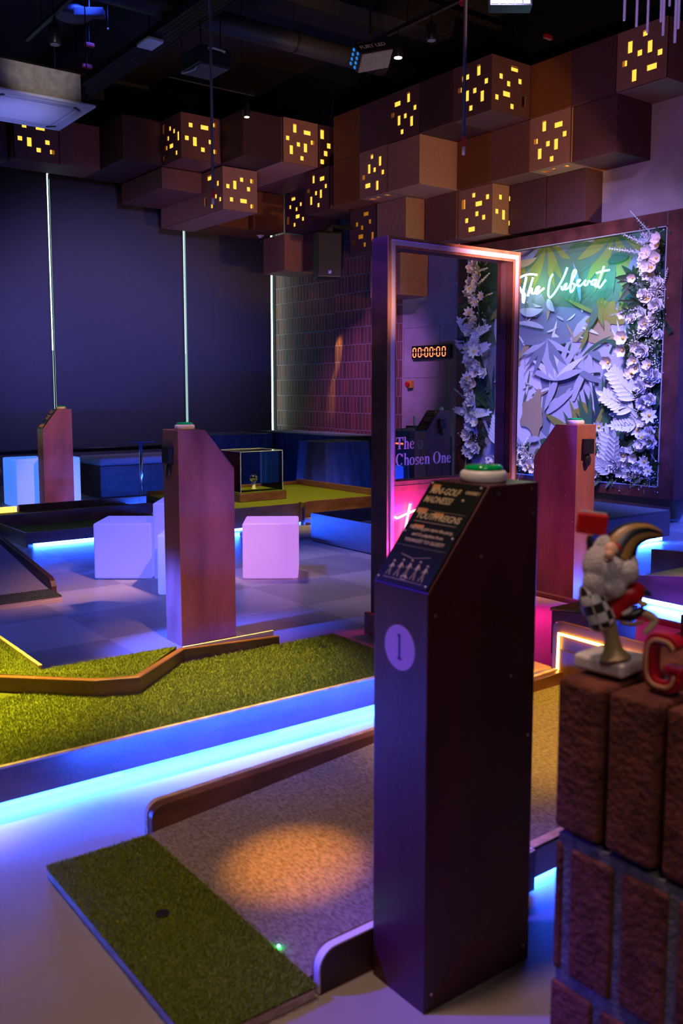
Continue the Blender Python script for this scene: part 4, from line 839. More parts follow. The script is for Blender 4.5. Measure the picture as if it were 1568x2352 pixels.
MB().box(6.985, 6.998, 8.10, 8.5, 0.2, 0.45).build('front_panel', plain('blue_grey_panel', (0.25, 0.3, 0.5), 0.4), t)
MB().cyl((6.97, 8.35, 0.0), (6.97, 8.35, 0.72), 0.008, n=10).build('stand_pole', STEEL, t)
t = thing('antenna_unit', 'small white-tipped antenna unit standing on the equipment rack', 'receiver', (7.5, 8.45, 0.86))
MB().box(7.42, 7.55, 8.40, 8.56, 0.86, 0.90).build('body', BLACK, t); MB().box(7.47, 7.49, 8.46, 8.48, 0.90, 1.02).build('antenna', WHITE, t, bevel=0.003)
MB().box(6.1, 6.2, 7.9, 8.0, 0, 0.02).build('floor_plate', BLACK, t) if False else None
# ================================================================ WALL ITEMS
t = thing('digital_clock', 'black digital wall timer showing 00:00:00 in red', 'clock', (XW-0.03, 9.03, 1.83))
MB().box(XW-0.05, XW-0.001, 8.65, 9.40, 1.745, 1.925).build('housing', BLACK, t, bevel=0.004)
SEG = emis('red_led_digits', (1.0, 0.16, 0.05), 4.5); m = MB(); xx = XW-0.0525
def zero(cy, w_, h, cz):
    r = 0.010
    for a, b in (((cy+w_/2, cz+h/2), (cy-w_/2, cz+h/2)), ((cy+w_/2, cz-h/2), (cy-w_/2, cz-h/2))): m.box(xx, xx+.002, b[0]+.008, a[0]-.008, a[1]-r*.6, a[1]+r*.6)
    for s_ in (1, -1):
        for q in (1, -1): m.box(xx, xx+.002, cy+s_*w_/2-r*.6, cy+s_*w_/2+r*.6, cz+q*h/4-h/4+.008, cz+q*h/4+h/4-.008)
for cy in (9.34, 9.235, 9.105, 9.005, 8.875, 8.77): zero(cy, 0.058, 0.115, 1.835)
for cy in (9.17, 8.94):
    for dz in (0.03, -0.03): m.box(xx, xx+.002, cy-.007, cy+.007, 1.835+dz-.007, 1.835+dz+.007)
m.build('digits', SEG, t)
t = thing('emergency_button', 'yellow wall box with a red mushroom push button, below the timer', 'button', (XW-0.03, 9.47, 1.41))
MB().box(XW-0.06, XW-0.001, 9.40, 9.50, 1.365, 1.465).build('box', plain('yellow_box', (0.75, 0.38, 0.03), 0.4), t, bevel=0.005)
MB().cyl((XW-0.06, 9.45, 1.415), (XW-0.10, 9.45, 1.415), 0.034, n=24).build('push_button', RED, t, bevel=0.006)
t = thing('square_outline', 'thin square outline on the plaster behind the timer', 'panel', (XW, 9.2, 1.9))
ring(0, 1, 0, 1, 0.01, 0, 1) and None
m = MB()
for a in ((8.90, 9.62, 1.50, 1.505), (8.90, 9.62, 2.17, 2.175), (8.90, 8.905, 1.50, 2.17), (9.615, 9.62, 1.50, 2.17)): m.box(XW-0.003, XW-0.0005, *a)
m.build('outline', plain('grey_line', (0.2, 0.18, 0.2), 0.8), t)  # thin grey lines forming a square on the wall
t = thing('loudspeaker', 'black loudspeaker hanging below the cubes in front of the brick wall', 'speaker', (0, 0, 0))
MB().box(-0.165, 0.165, -0.02, 0.27, -0.29, 0.29).build('cabinet', BLACK, t, local=True, bevel=0.02, seg=4)
MB().box(-0.150, 0.150, -0.032, -0.02, -0.27, 0.265).build('grille', noisy('speaker_grille', (0.004, 0.004, 0.006), (0.02, 0.02, 0.025), (260, 260, 260), 0.7), t, local=True, bevel=0.01)
m = MB(); m.box(-0.022, 0.022, -0.035, -0.032, -0.245, -0.200); lg = m.build('logo_badge', plain('badge_blue', (0.10, 0.10, 0.5), 0.4), t, local=True)
m = MB(); m.add([(-0.016, -0.0362, -0.238), (0.012, -0.0362, -0.207), (0.016, -0.0362, -0.215), (0.002, -0.0362, -0.238)], [(0, 1, 2, 3)]); m.build('logo_mark', WHITE, lg, local=True)
MB().box(-0.03, 0.03, -0.08, 0.10, 0.29, 0.33).build('bracket', BLACKM, t, local=True)
sp_c = onY(756, 585, 9.75); t.location = sp_c; t.rotation_euler = (0, 0, -0.42)
am = MB().box(sp_c.x-.02, 7.45, 9.665, 9.705, sp_c.z+.33, sp_c.z+.37).build('wall_arm', BLACKM); am.parent = t; am.matrix_parent_inverse = (Matrix.Translation(sp_c) @ Matrix.Rotation(-0.42, 4, 'Z')).inverted()
t = thing('security_camera', 'small white dome security camera under the shaded cubes', 'camera', (7.30, 11.9, 3.56))
c = onY(598, 548, 12.0)
t.location = c
MB().lathe(c+Vector((0, 0, 0.02)), [(0.055, 0.03), (0.055, 0.015), (0.03, 0.01), (0.028, -0.02)], 20).build('mount', WHITE, t, smooth=True)
MB().ball(c+Vector((0, -0.01, -0.035)), 0.045, 16, 10).build('lens_ball', BLACK, t, smooth=True)
MB().cyl(c+Vector((0, 0, 0.03)), (c.x, c.y, 3.655), 0.012, n=10).build('stem', WHITE, t)
# ================================================================ FLOWER WALL
t = thing('feature_frame', 'large dark wooden wall frame around the painted leaf mural', 'frame', (XW-0.2, 6.7, 0.25))
ya, yb, za, zb_ = 5.19, 8.26, 0.25, 3.06; bw = 0.175; xa = 7.98
m = MB(); m.box(xa, XW-.001, ya, ya+bw, za, zb_); m.box(xa, XW-.001, yb-bw, yb, za, zb_); m.box(xa, XW-.001, ya+bw, yb-bw, zb_-bw+.035, zb_); m.box(xa, XW-.001, ya+bw, yb-bw, za, za+.115)
m.build('frame_boards', noisy('feature_frame_wood', (0.055, 0.014, 0.014), (0.12, 0.03, 0.028), (6, 6, 6), 0.42, 0.1, 60), t, bevel=0.004)
y0i, y1i, z0i, z1i = ya+bw, yb-bw, za+.115, zb_-bw+.035
m = MB(); r = 0.005
m.box(xa-.004, xa+.004, y0i, y0i+2*r, z0i, z1i); m.box(xa-.004, xa+.004, y1i-2*r, y1i, z0i, z1i); m.box(xa-.004, xa+.004, y0i, y1i, z1i-2*r, z1i); m.box(xa-.004, xa+.004, y0i, y1i, z0i, z0i+2*r)
m.build('metal_trim', plain('bright_trim', (0.7, 0.7, 0.8), 0.3, 0.6), t)
# mural (flat painted leaves)
MC = [('lilac', (0.40, 0.38, 0.55)), ('grey_lilac', (0.17, 0.19, 0.30)), ('olive', (0.20, 0.20, 0.045)), ('deep_green', (0.035, 0.10, 0.06)), ('navy', (0.012, 0.035, 0.06)), ('tan', (0.36, 0.25, 0.17)), ('pale', (0.66, 0.62, 0.76)), ('sage', (0.09, 0.14, 0.10)), ('mustard', (0.24, 0.19, 0.04))]
MM = [plain('mural_'+n_, c_, 0.7) for n_, c_ in MC]; MI = {n_: i for i, (n_, _) in enumerate(MC)}
m = MB(); xm = 8.10; layer = [0]
def mp(y, z): return (xm-0.0003*layer[0], y, z)
m.mi = 0; m.box(xm, xm+.01, y0i, y1i, z0i, z1i)
def clipp(y, z): return (min(max(y, y0i+.002), y1i-.002), min(max(z, z0i+.002), z1i-.002))
def blade_leaf(y, z, a, ln, wd, colr, bendv=0.0):
    layer[0] += 1; n = 8; L_ = []; R_ = []
    for i in range(n+1):
        f = i/n; aa = a+bendv*f; cy = y+math.cos(a+bendv*f*.5)*ln*f; cz = z+math.sin(a+bendv*f*.5)*ln*f; hw = wd*math.sin(math.pi*min(1, f*0.93+0.07))**0.8*(1-f*.25)
        L_.append(clipp(cy-math.sin(aa)*hw, cz+math.cos(aa)*hw)); R_.append(clipp(cy+math.sin(aa)*hw, cz-math.cos(aa)*hw))
    m.mi = MI[colr]; m.add([mp(*p) for p in L_]+[mp(*p) for p in R_], [(i, i+1, n+2+i, n+1+i) for i in range(n)])
def blob(y, z, ry, rz_, colr, seed, jag=0.25):
    layer[0] += 1; rr = random.Random(seed); n = 26; ph = [rr.random()*6 for _ in range(3)]; P = []
    for i in range(n):
        a = 2*math.pi*i/n; k = 1+jag*(math.sin(3*a+ph[0])*.5+math.sin(5*a+ph[1])*.35+math.sin(8*a+ph[2])*.25); P.append(clipp(y+ry*k*math.cos(a), z+rz_*k*math.sin(a)))
    m.mi = MI[colr]; m.add([mp(y, z)]+[mp(*p) for p in P], [(0, 1+i, 1+(i+1) % n) for i in range(n)])
def fan(y, z, a0, a1, n, ln, wd, colr, bd=0.3, alt=None):
    for i in range(n): blade_leaf(y, z, math.radians(a0+(a1-a0)*i/max(1, n-1)), ln*(0.75+0.25*math.sin(math.pi*(i+.5)/n)), wd, alt if alt and i % 3 == 1 else colr, bd*(1 if i > n/2 else -1)*0.6)
# y decreases to the viewer's right
blob(6.9, 1.9, 1.0, 1.1, 'grey_lilac', 1); blob(6.1, 1.6, .5, .6, 'lilac', 2); blob(7.3, 1.3, .35, .5, 'pale', 3); blob(6.5, 2.55, .7, .35, 'sage', 4)
blob(7.75, 2.5, .30, .42, 'deep_green', 41); blob(7.9, 2.1, .2, .3, 'sage', 42)
fan(7.0, 2.98, 215, 325, 9, .55, .055, 'olive', .2, 'sage'); fan(7.5, 2.95, 235, 300, 6, .5, .05, 'mustard', .2); fan(6.1, 2.95, 210, 330, 9, .62, .07, 'olive', .2, 'sage')
blob(5.75, 2.35, .28, .30, 'olive', 6, .35); blob(5.7, 2.62, .12, .06, 'pale', 7); blob(5.72, 2.35, .09, .05, 'navy', 8); blob(5.82, 2.12, .10, .09, 'navy', 9)
blob(6.15, 2.12, .20, .15, 'mustard', 10, .4); blob(6.25, 1.93, .26, .11, 'tan', 11, .4); blob(7.42, 1.75, .09, .22, 'tan', 12, .4)
for i in range(46):
    rr = random.Random(100+i); blade_leaf(6.85+rr.uniform(-.42, .42), 1.85+rr.uniform(-.75, .55), rr.uniform(0, 6.28), rr.uniform(.06, .26), rr.uniform(.008, .022), rr.choice(['lilac', 'pale', 'pale', 'tan', 'sage']), rr.uniform(-.5, .5))
blob(7.1, 1.05, .16, .24, 'tan', 13, .4); blob(6.5, .95, .35, .40, 'lilac', 14); blob(6.35, .95, .16, .26, 'mustard', 15, .4)
fan(7.7, 1.15, -60, 80, 11, .62, .028, 'deep_green', .5, 'navy'); fan(7.75, .95, -50, 50, 6, .5, .03, 'navy', .4)
for i in range(70):
    rr = random.Random(400+i); yy = rr.uniform(5.5, 8.0); zz = rr.uniform(.5, 2.8); blade_leaf(yy, zz, rr.uniform(0, 6.28), rr.uniform(.15, .5), rr.uniform(.02, .06), rr.choice(['sage', 'grey_lilac', 'lilac', 'olive', 'grey_lilac', 'tan', 'lilac', 'deep_green']), rr.uniform(-.9, .9))
fan(6.75, 1.45, 20, 160, 9, .50, .045, 'lilac', .3, 'pale'); fan(6.9, 1.9, 190, 350, 9, .45, .04, 'grey_lilac', .3, 'lilac')
fan(5.62, 1.45, 95, 215, 12, .95, .055, 'deep_green', .4, 'navy'); fan(5.6, 1.15, 110, 190, 8, .85, .05, 'sage', -.3, 'navy')
fan(6.05, .55, 55, 140, 11, .95, .05, 'navy', .2, 'deep_green'); fan(6.3, .6, 60, 120, 6, .75, .04, 'deep_green', .2, 'olive')
fan(5.55, .95, 100, 200, 8, .45, .05, 'olive', .3, 'mustard'); blob(5.62, .85, .16, .30, 'navy', 20); blob(5.6, 1.75, .12, .35, 'deep_green', 21)
fan(5.85, 1.7, 60, 120, 5, .4, .02, 'pale', .1); blob(5.72, 1.72, .16, .12, 'mustard', 22, .3); blob(7.95, .75, .12, .25, 'deep_green', 23); blob(7.95, 1.5, .14, .3, 'navy', 24)
fan(7.95, 1.75, 250, 350, 7, .35, .02, 'mustard', .3, 'deep_green'); blob(5.42, 1.9, .06, .95, 'navy', 25, .1)
mu = m.build('leaf_mural', MM, t); mu['label'] = 'painted tropical leaf mural'
# flowers
PET = plain('white_petal', (0.80, 0.76, 0.80), 0.6); PETP = plain('cream_petal', (0.84, 0.72, 0.70), 0.6); CEN = plain('yellow_centre', (0.70, 0.45, 0.05), 0.7); LEAFW = plain('frosted_leaf', (0.70, 0.70, 0.80), 0.6); LEAFG = plain('dark_foliage', (0.02, 0.055, 0.02), 0.6); BROWN = plain('dry_leaf', (0.25, 0.10, 0.02), 0.7)
def petal(m, base, d, up, ln, wd, cup=0.3):
    d = Vector(d).normalized(); up = Vector(up).normalized(); s_ = d.cross(up).normalized(); n = 5; vs = []
    for i in range(n+1):
        f = i/n; w_ = wd*math.sin(math.pi*(0.12+0.85*f))**.8; c = Vector(base)+d*(ln*f)+up*(cup*ln*f*f)
        vs += [c-s_*w_+up*(w_*.35), c+up*0.0, c+s_*w_+up*(w_*.35)]
    m.add(vs, [(i*3+k, i*3+k+1, i*3+k+4, i*3+k+3) for i in range(n) for k in (0, 1)])
def mesh_of(fn, mats, smooth=True):
    m = MB(); fn(m); o = m.build('proto', mats, None, smooth); me = o.data; bpy.data.objects.remove(o); return me
def rose(m):
    for ring_, (k, ln, cup, wd) in enumerate([(6, .055, .25, .026), (6, .045, .8, .022), (5, .032, 1.6, .016), (3, .02, 2.4, .01)]):
        for i in range(k):
            a = 2*math.pi*i/k+ring_*.5; petal(m, (0, 0, 0), (math.cos(a), math.sin(a), 0), (0, 0, 1), ln, wd, cup)
def daisy(m):
    for i in range(8):
        a = 2*math.pi*i/8; petal(m, (0, 0, 0), (math.cos(a), math.sin(a), 0.1), (0, 0, 1), .055, .014, .15)
    m.mi = 1; m.ball((0, 0, .006), (.012, .012, .008), 10, 6)
def cupf(m):
    for i in range(6):
        a = 2*math.pi*i/6; petal(m, (0, 0, 0), (math.cos(a), math.sin(a), .2), (0, 0, 1), .045, .024, .7)
    m.mi = 1; m.ball((0, 0, .01), .010, 8, 6)
def bigleaf(m):                                # broad frosted leaf spray
    m.tube([(0, 0, 0), (0.16, 0, .02), (0.32, 0, .01)], .003, 6)
    for i in range(7):
        f = .05+.042*i
        for s_ in (1, -1): petal(m, (f, 0, .01), (.75, s_*.75, .1), (0, 0, 1), .13-.008*i, .022, .1)
    petal(m, (.3, 0, .01), (1, 0, 0), (0, 0, 1), .12, .022, .1)
def spike(m):                                  # small-leaved frosted spike
    m.tube([(0, 0, 0), (0.15, 0, .01), (0.30, 0, .0)], .002, 5)
    for i in range(14):
        f = .02+.02*i; s = 1-i*.045
        for a in (0, 2.1, 4.2): petal(m, (f, 0, .0), (.35, math.cos(a+i), math.sin(a+i)), (1, 0, 0), .030*s, .011*s, .1)
def mist(m):                                   # baby's breath sprig
    rr = random.Random(5)
    for i in range(46):
        p = Vector((rr.gauss(0, .045), rr.gauss(0, .045), abs(rr.gauss(.03, .02)))); m.ball(p, rr.uniform(.0035, .006), 6, 4)
        if i % 3 == 0: m.tube([(0, 0, -.01), p], .0008, 4)
def foliage(m):
    rr = random.Random(8)
    for i in range(26):
        a = rr.uniform(0, 6.28); petal(m, (rr.uniform(-.02, .02), rr.uniform(-.02, .02), 0), (math.cos(a), math.sin(a), rr.uniform(-.05, .3)), (0, 0, 1), rr.uniform(.05, .12), rr.uniform(.008, .018), .1)
PR = {'rose': mesh_of(rose, [PET]), 'daisy': mesh_of(daisy, [PET, CEN]), 'open_blossom': mesh_of(cupf, [PETP, CEN]), 'leaf_spray': mesh_of(bigleaf, [LEAFW]), 'leaf_spike': mesh_of(spike, [LEAFW]), 'mist_sprig': mesh_of(mist, [PET]), 'dark_foliage': mesh_of(foliage, [LEAFG])}
def garland(label, spots, rr):
    t = thing('flower_garland', label, 'flowers', (8.0, spots[0][1], spots[0][2]), 'artificial white flower garlands on the mural')
    for kind, y, z, ang, sc in spots:
        o = bpy.data.objects.new(kind, PR[kind]); COL.objects.link(o); o.parent = t
        out = Vector((-1, rr.uniform(-.35, .2), rr.uniform(-.25, .25))).normalized()
        ux = Vector((0, -math.cos(ang), math.sin(ang))); ux = (ux-out*ux.dot(out)).normalized(); uy = out.cross(ux)
        M = Matrix((ux, uy, out)).transposed().to_4x4()
        depth = {'dark_foliage': 8.03, 'mist_sprig': 8.0, 'leaf_spray': 7.97, 'leaf_spike': 8.01}.get(kind, rr.uniform(7.93, 8.0))
        M.translation = Vector((depth, y, z))-t.location; o.matrix_local = M @ Matrix.Scale(sc, 4)
def column(y, z0, z1, sign, rr, wid, n):
    L_ = []
    for i in range(n):
        z = z0+(z1-z0)*(i+rr.random())/n; k = rr.choices(['rose', 'open_blossom', 'daisy', 'mist_sprig', 'leaf_spike', 'dark_foliage'], [6, 7, 2, 2, 2, 4])[0]
        L_.append((k, y+sign*abs(rr.gauss(0, wid)), z, rr.uniform(0, 6.28), rr.uniform(1.1, 1.65)*(1.4 if k == 'dark_foliage' else 1)))
    return L_
rr = random.Random(21)
Lr = column(5.42, .75, 2.85, 1, rr, .15, 92)+[('leaf_spike', 5.55, 2.80, math.pi*.80, 1.3), ('leaf_spike', 5.60, 2.68, math.pi*.93, 1.5), ('leaf_spike', 5.52, 2.72, math.pi*.85, 1.6), ('leaf_spike', 5.60, 2.35, math.pi*.88, 1.1), ('leaf_spike', 5.62, 2.16, math.pi*1.08, 1.2), ('open_blossom', 5.98, 1.62, 0, 1.6), ('open_blossom', 5.80, 1.86, 0, 1.7), ('open_blossom', 5.80, 1.74, 0, 1.5), ('open_blossom', 5.83, 2.10, 0, 1.1), ('rose', 5.74, 2.05, 0, 1.1)]
Lr += [('leaf_spray', 5.55, 1.22, math.pi*.62, 1.25), ('leaf_spray', 5.60, 1.20, math.pi*.75, 1.35), ('leaf_spray', 5.62, 1.12, math.pi*.88, 1.3), ('leaf_spray', 5.55, 1.05, math.pi*.98, 1.1), ('leaf_spray', 5.48, 1.30, math.pi*.55, .9), ('leaf_spray', 5.60, .98, math.pi*1.02, .8)]
garland('white flower garland climbing the right side of the mural', Lr, rr)
Ll = column(8.06, .55, 2.85, -1, rr, .10, 84)+[('leaf_spray', 8.0, 1.78, a, .8) for a in (.3, 1.2, 2.6, 4.8)]+[('leaf_spray', 8.0, 1.98, a, .75) for a in (2.2, 5.4, .4)]+[('leaf_spray', 7.98, 1.05, a, .7) for a in (.1, 2.9, 1.4, 3.6, 5)]+[('leaf_spike', 8.02, 2.55, .5, 1.1), ('leaf_spike', 8.02, 2.4, .3, 1.0), ('leaf_spike', 8.0, 2.75, .1, .9)]
garland('white flower garland on the left side of the mural, seen through the glass', Ll, rr)
Lb = []
for i in range(46):
    y = 5.45+(i+rr.random())/46*.85; zz = .42+abs(rr.gauss(0, .16)); k = rr.choices(['rose', 'open_blossom', 'daisy', 'mist_sprig', 'dark_foliage'], [6, 3, 3, 2, 4])[0]; Lb.append((k, y, zz, rr.uniform(0, 6.28), rr.uniform(.9, 1.4)*(1.5 if k == 'dark_foliage' else 1)))
Lb += [('leaf_spray', 5.88, .46, math.pi*a, s) for a, s in ((.45, 1.2), (.55, 1.3), (.62, 1.15), (.35, 1.0), (.8, .9), (.2, .8))]+[('daisy', 6.10, .95, 0, 1.3), ('daisy', 5.62, .93, 0, 1.4), ('daisy', 5.60, .78, 0, 1.4), ('daisy', 5.5, .62, 0, 1.3), ('daisy', 6.02, .60, 0, 1.2), ('daisy', 5.45, .53, 0, 1.2)]
garland('full white bouquet filling the lower right corner of the mural', Lb, rr)
Lc = []
for i in range(34):
    y = 6.95+(i+rr.random())/34*.75; zz = .42+abs(rr.gauss(0, .14)); k = rr.choices(['rose', 'open_blossom', 'mist_sprig', 'leaf_spike', 'dark_foliage'], [4, 7, 2, 2, 3])[0]; Lc.append((k, y, zz, rr.uniform(0, 6.28), rr.uniform(.9, 1.3)))
Lc += [('leaf_spray', 7.55, .65, math.pi*.5, 1.1), ('leaf_spray', 7.5, .6, math.pi*.4, .8)]
garland('low cluster of white blossoms at the bottom left of the mural, beside the glazed frame', Lc, rr)
# neon script sign
TEAL = emis('teal_neon', (0.10, 1.0, 0.78), 9.0); GWH = emis('green_white_neon', (0.62, 1.0, 0.66), 9.0)
XN = 7.90
def nz(pts, sx=6.533): return [onX(1180+a/sx, 590+b/sx, XN) for a, b in pts]
t = thing('neon_script_sign', 'neon script sign reading The Viberat, green-white then teal, on the mural', 'neon sign', onX(1290, 660, XN))
def stroke(pts, name, mat, r=0.0105): MB().tube(smooth_path(nz(pts), 4), r, 8).build(name, mat, t, smooth=True)
stroke([(-40, 345), (20, 338), (70, 320), (150, 280), (250, 260), (345, 272)], 'letter_stroke', GWH)
stroke([(185, 300), (165, 400), (140, 520), (133, 610), (140, 690), (160, 560), (120, 540), (95, 480), (60, 440), (20, 430)], 'letter_stroke', GWH, 0.012)
stroke([(285, 310), (250, 430), (205, 590), (240, 500), (268, 478), (268, 540), (300, 545), (360, 490), (378, 450), (345, 460), (322, 520), (345, 552), (400, 510), (450, 470)], 'letter_stroke', GWH, 0.011)
stroke([(582, 260), (545, 330), (522, 440), (513, 550), (530, 605), (560, 600), (630, 510), (700, 390), (755, 280), (800, 160)], 'letter_stroke', TEAL)
stroke([(712, 440), (722, 490), (765, 470), (790, 400), (752, 440), (770, 488), (820, 455), (880, 340), (930, 230), (912, 196), (885, 240), (860, 360), (845, 520), (885, 500), (910, 420), (880, 400)], 'letter_stroke', TEAL)
stroke([(905, 450), (950, 400), (992, 350), (958, 355), (950, 415), (985, 440), (1040, 390), (1078, 352), (1060, 368), (1058, 420), (1095, 418), (1120, 362), (1150, 375)], 'letter_stroke', TEAL)
stroke([(1240, 345), (1190, 350), (1160, 400), (1195, 415), (1240, 350), (1215, 430), (1250, 430), (1310, 260), (1350, 140), (1300, 290), (1262, 420), (1285, 462), (1335, 400), (1375, 345)], 'letter_stroke', TEAL)
stroke([(1236, 243), (1330, 215), (1432, 196)], 'letter_stroke', TEAL)
for px, py, c_, e_ in ((1205, 655, (.45, 1, .5), 3), (1275, 660, (.0, .9, .75), 2), (1330, 645, (.0, .9, .85), 3), (1385, 635, (.0, .9, .85), 2.5)):
    l = bpy.data.lights.new('script_glow', 'POINT'); l.color = c_; l.energy = e_; l.shadow_soft_size = 0.05; o = bpy.data.objects.new('script_glow', l); COL.objects.link(o); o.location = onX(px, py, 7.86)
# ================================================================ CEILING SERVICES
t = thing('air_conditioner', 'white ceiling cassette air conditioner at upper left', 'air conditioner', (2.93, 8.72, 3.9))
ax0, ax1, ay0, ay1, az = 2.45, 3.41, 8.26, 9.21, 3.89
ACW = plain('ac_white', (0.74, 0.74, 0.80), 0.4)
MB().box(ax0, ax1, ay0, ay1, az, az+0.028).build('panel', ACW, t, bevel=0.012, seg=3)
m = MB(); g = 0.16
for i in range(26):
    yy = ay0+g+(ay1-ay0-2*g)*i/26; m.box(ax0+g, ax1-g, yy, yy+.012, az-.006, az-.001)
m.build('intake_grille', plain('grille_white', (0.70, 0.70, 0.78), 0.5), t)
m = MB(); m.box(ax0+.13, ax1-.13, ay0+.13, ay1-.13, az-.002, az-.0005); m.build('grille_bed', plain('grille_bed', (0.45, 0.45, 0.55), 0.6), t)
m = MB()
for a in ((ax0+.2, ax1-.2, ay0+.055, ay0+.105), (ax0+.2, ax1-.2, ay1-.105, ay1-.055), (ax0+.055, ax0+.105, ay0+.2, ay1-.2), (ax1-.105, ax1-.055, ay0+.2, ay1-.2)): m.box(*a, az-.007, az-.0005)
m.build('louvre', plain('louvre_white', (0.62, 0.62, 0.70), 0.4), t, bevel=0.003)
m = MB()
for cx, cy in ((ax0+.13, ay0+.13), (ax1-.13, ay0+.13), (ax1-.13, ay1-.13), (ax0+.13, ay1-.13)): m.box(cx-.05, cx+.05, cy-.012, cy+.012, az-.008, az-.0005, Matrix.Translation((cx, cy, 0)) @ Matrix.Rotation(math.pi/4 if (cx-2.9)*(cy-8.7) < 0 else -math.pi/4, 4, 'Z') @ Matrix.Translation((-cx, -cy, 0)))
m.build('corner_slot', BLACK, t)
MB().box(ax0+.06, ax1-.10, ay0+.10, ay1-.06, az+.03, az+.30).build('housing', noisy('galvanised_steel', (0.30, 0.27, 0.24), (0.42, 0.38, 0.34), (14, 14, 14), 0.5), t, bevel=0.004)
m = MB(); m.box(ax1-.10, ax1-.04, ay0+.14, ay0+.34, az+.05, az+.22); m.cyl((ax1-.07, ay0+.05, az+.1), (ax1-.07, ay0+.10, az+.1), .02); m.build('valve_box', BLACKM, t)
m = MB()
for x, y in ((ax0+.05, ay0+.05), (ax1-.06, ay0+.06), (ax1-.06, ay1-.1), (ax0+.05, ay1-.1)): m.cyl((x, y, az+.2), (x, y, 5.6), .005, n=8)
m.build('hanger_rods', BLACKM, t)
SVC = plain('dark_service_metal', (0.018, 0.017, 0.02), 0.45, 0.4)
t = thing('cable_tray', 'dark perforated cable tray running diagonally across the ceiling', 'cable tray', (4.35, 8.9, 4.9))
m = MB(); m.box(4.26, 4.27, 4.0, 11.9, 4.89, 4.97); m.box(4.53, 4.54, 4.0, 11.9, 4.89, 4.97); m.build('tray_sides', SVC, t)
m = MB(); m.box(4.27, 4.53, 4.0, 11.9, 4.90, 4.905); m.mi = 1
for i in range(70):
    for j in range(4): m.box(4.30+.055*j, 4.33+.055*j, 7.2+.06*i, 7.235+.06*i, 4.8985, 4.8995)
m.build('tray_base', [SVC, plain('slot_black', (0.002, 0.002, 0.003), 0.9)], t)
m = MB()
for y in (5, 7, 9, 11): m.cyl((4.30, y, 4.97), (4.30, y, 5.6), .006); m.cyl((4.50, y, 4.97), (4.50, y, 5.6), .006)
m.build('hanger_rods', BLACKM, t)
t = thing('ceiling_duct', 'long dark round duct crossing under the ceiling to the right of the tray', 'duct', (6.2, 8.7, 5.15))
MB().cyl((3.2, 8.75, 5.15), (8.2, 8.75, 5.15), 0.11, n=24).build('duct_tube', plain('duct_metal', (0.05, 0.045, 0.045), 0.5, 0.3), t, smooth=True)
m = MB()
for x in (4.8, 5.9, 7.0): MB().cyl((x, 8.75, 5.15), (x+.03, 8.75, 5.15), .117, n=24).cyl((x+.015, 8.75, 5.2), (x+.015, 8.75, 5.6), .006).build('duct_strap', SVC, t)
t = thing('ceiling_duct', 'dark rectangular duct high behind the round lamp at upper left', 'duct', (3.9, 7.2, 5.2))
MB().box(3.3, 8.2, 7.6, 7.9, 5.15, 5.45).build('duct_body', SVC, t, bevel=0.01)
t = thing('wireless_access_point', 'white rounded box fixed under the cable tray', 'access point', (4.33, 9.0, 4.85))
MB().box(4.22, 4.40, 8.86, 9.14, 4.84, 4.885).build('housing', WHITE, t, bevel=0.018, seg=4); MB().box(4.30, 4.34, 8.95, 9.05, 4.885, 4.898).build('mount', BLACK, t)
def track(label, a, b, z): 
    t = thing('lighting_track', label, 'lighting track', ((a[0]+b[0])/2, (a[1]+b[1])/2, z), 'black lighting tracks'); a = Vector((*a, z)); b = Vector((*b, z)); d = (b-a).normalized(); s_ = Vector((-d.y, d.x, 0))*.018
    MB().prism([a-s_, a+s_, a+s_+Vector((0, 0, .035)), a-s_+Vector((0, 0, .035))], b-a).build('track_rail', BLACKM, t)
    m = MB()
    for f in (.15, .85): p = a.lerp(b, f); m.cyl(p+Vector((0, 0, .03)), (p.x, p.y, 5.6), .004, n=8)
    m.build('hanger_wires', BLACKM, t)
track('black lighting track edged in blue light at the upper left', (3.04, 8.99), (3.04, 6.2), 4.6)
track('black lighting track below the projector with a lit spotlight at its end', (4.55, 9.08), (5.60, 9.08), 4.6)
track('black lighting track running to the top of the tall hanging cable', (5.68, 6.85), (5.68, 5.0), 4.6)
LAMPW = emis('warm_lamp_face', (1.0, 0.80, 0.45), 9)
def can(label, p, ln, r, lit, grp='cylindrical track spotlights'):
    t = thing('track_spotlight', label, 'spotlight', p, grp); p = Vector(p)
    MB().cyl(p, p-Vector((0, 0, .07)), .008, n=8).build('stem', BLACKM, t)
    MB().lathe(p-Vector((0, 0, .07+ln)), [(r*.9, 0), (r, .006), (r, ln*.9), (r*.7, ln)], 24).build('housing', BLACKM, t, smooth=True)
    MB().cyl(p-Vector((0, 0, .071+ln)), p-Vector((0, 0, .075+ln)), r*.8, n=20).build('lamp_face', LAMPW if lit else plain('unlit_lens', (.25, .3, .4), .2), t)
can('lit black cylinder spotlight at the end of the track over the left cubes', (5.50, 9.08, 4.60), .17, .033, True)
can('lit amber spotlight on the centre track beside the wash light', (5.68, 6.70, 4.60), .16, .045, True)
can('unlit spotlight on the centre track near the hanging cable', (5.68, 6.25, 4.60), .14, .045, False)
can('unlit copper-toned spotlight on the upper left track', (3.04, 8.25, 4.60), .17, .05, False)
for px, py, x, c_, e_ in ((563, 262, None, (1, .8, .4), 7), (917, 112, None, (1, .75, .3), 8)): pass
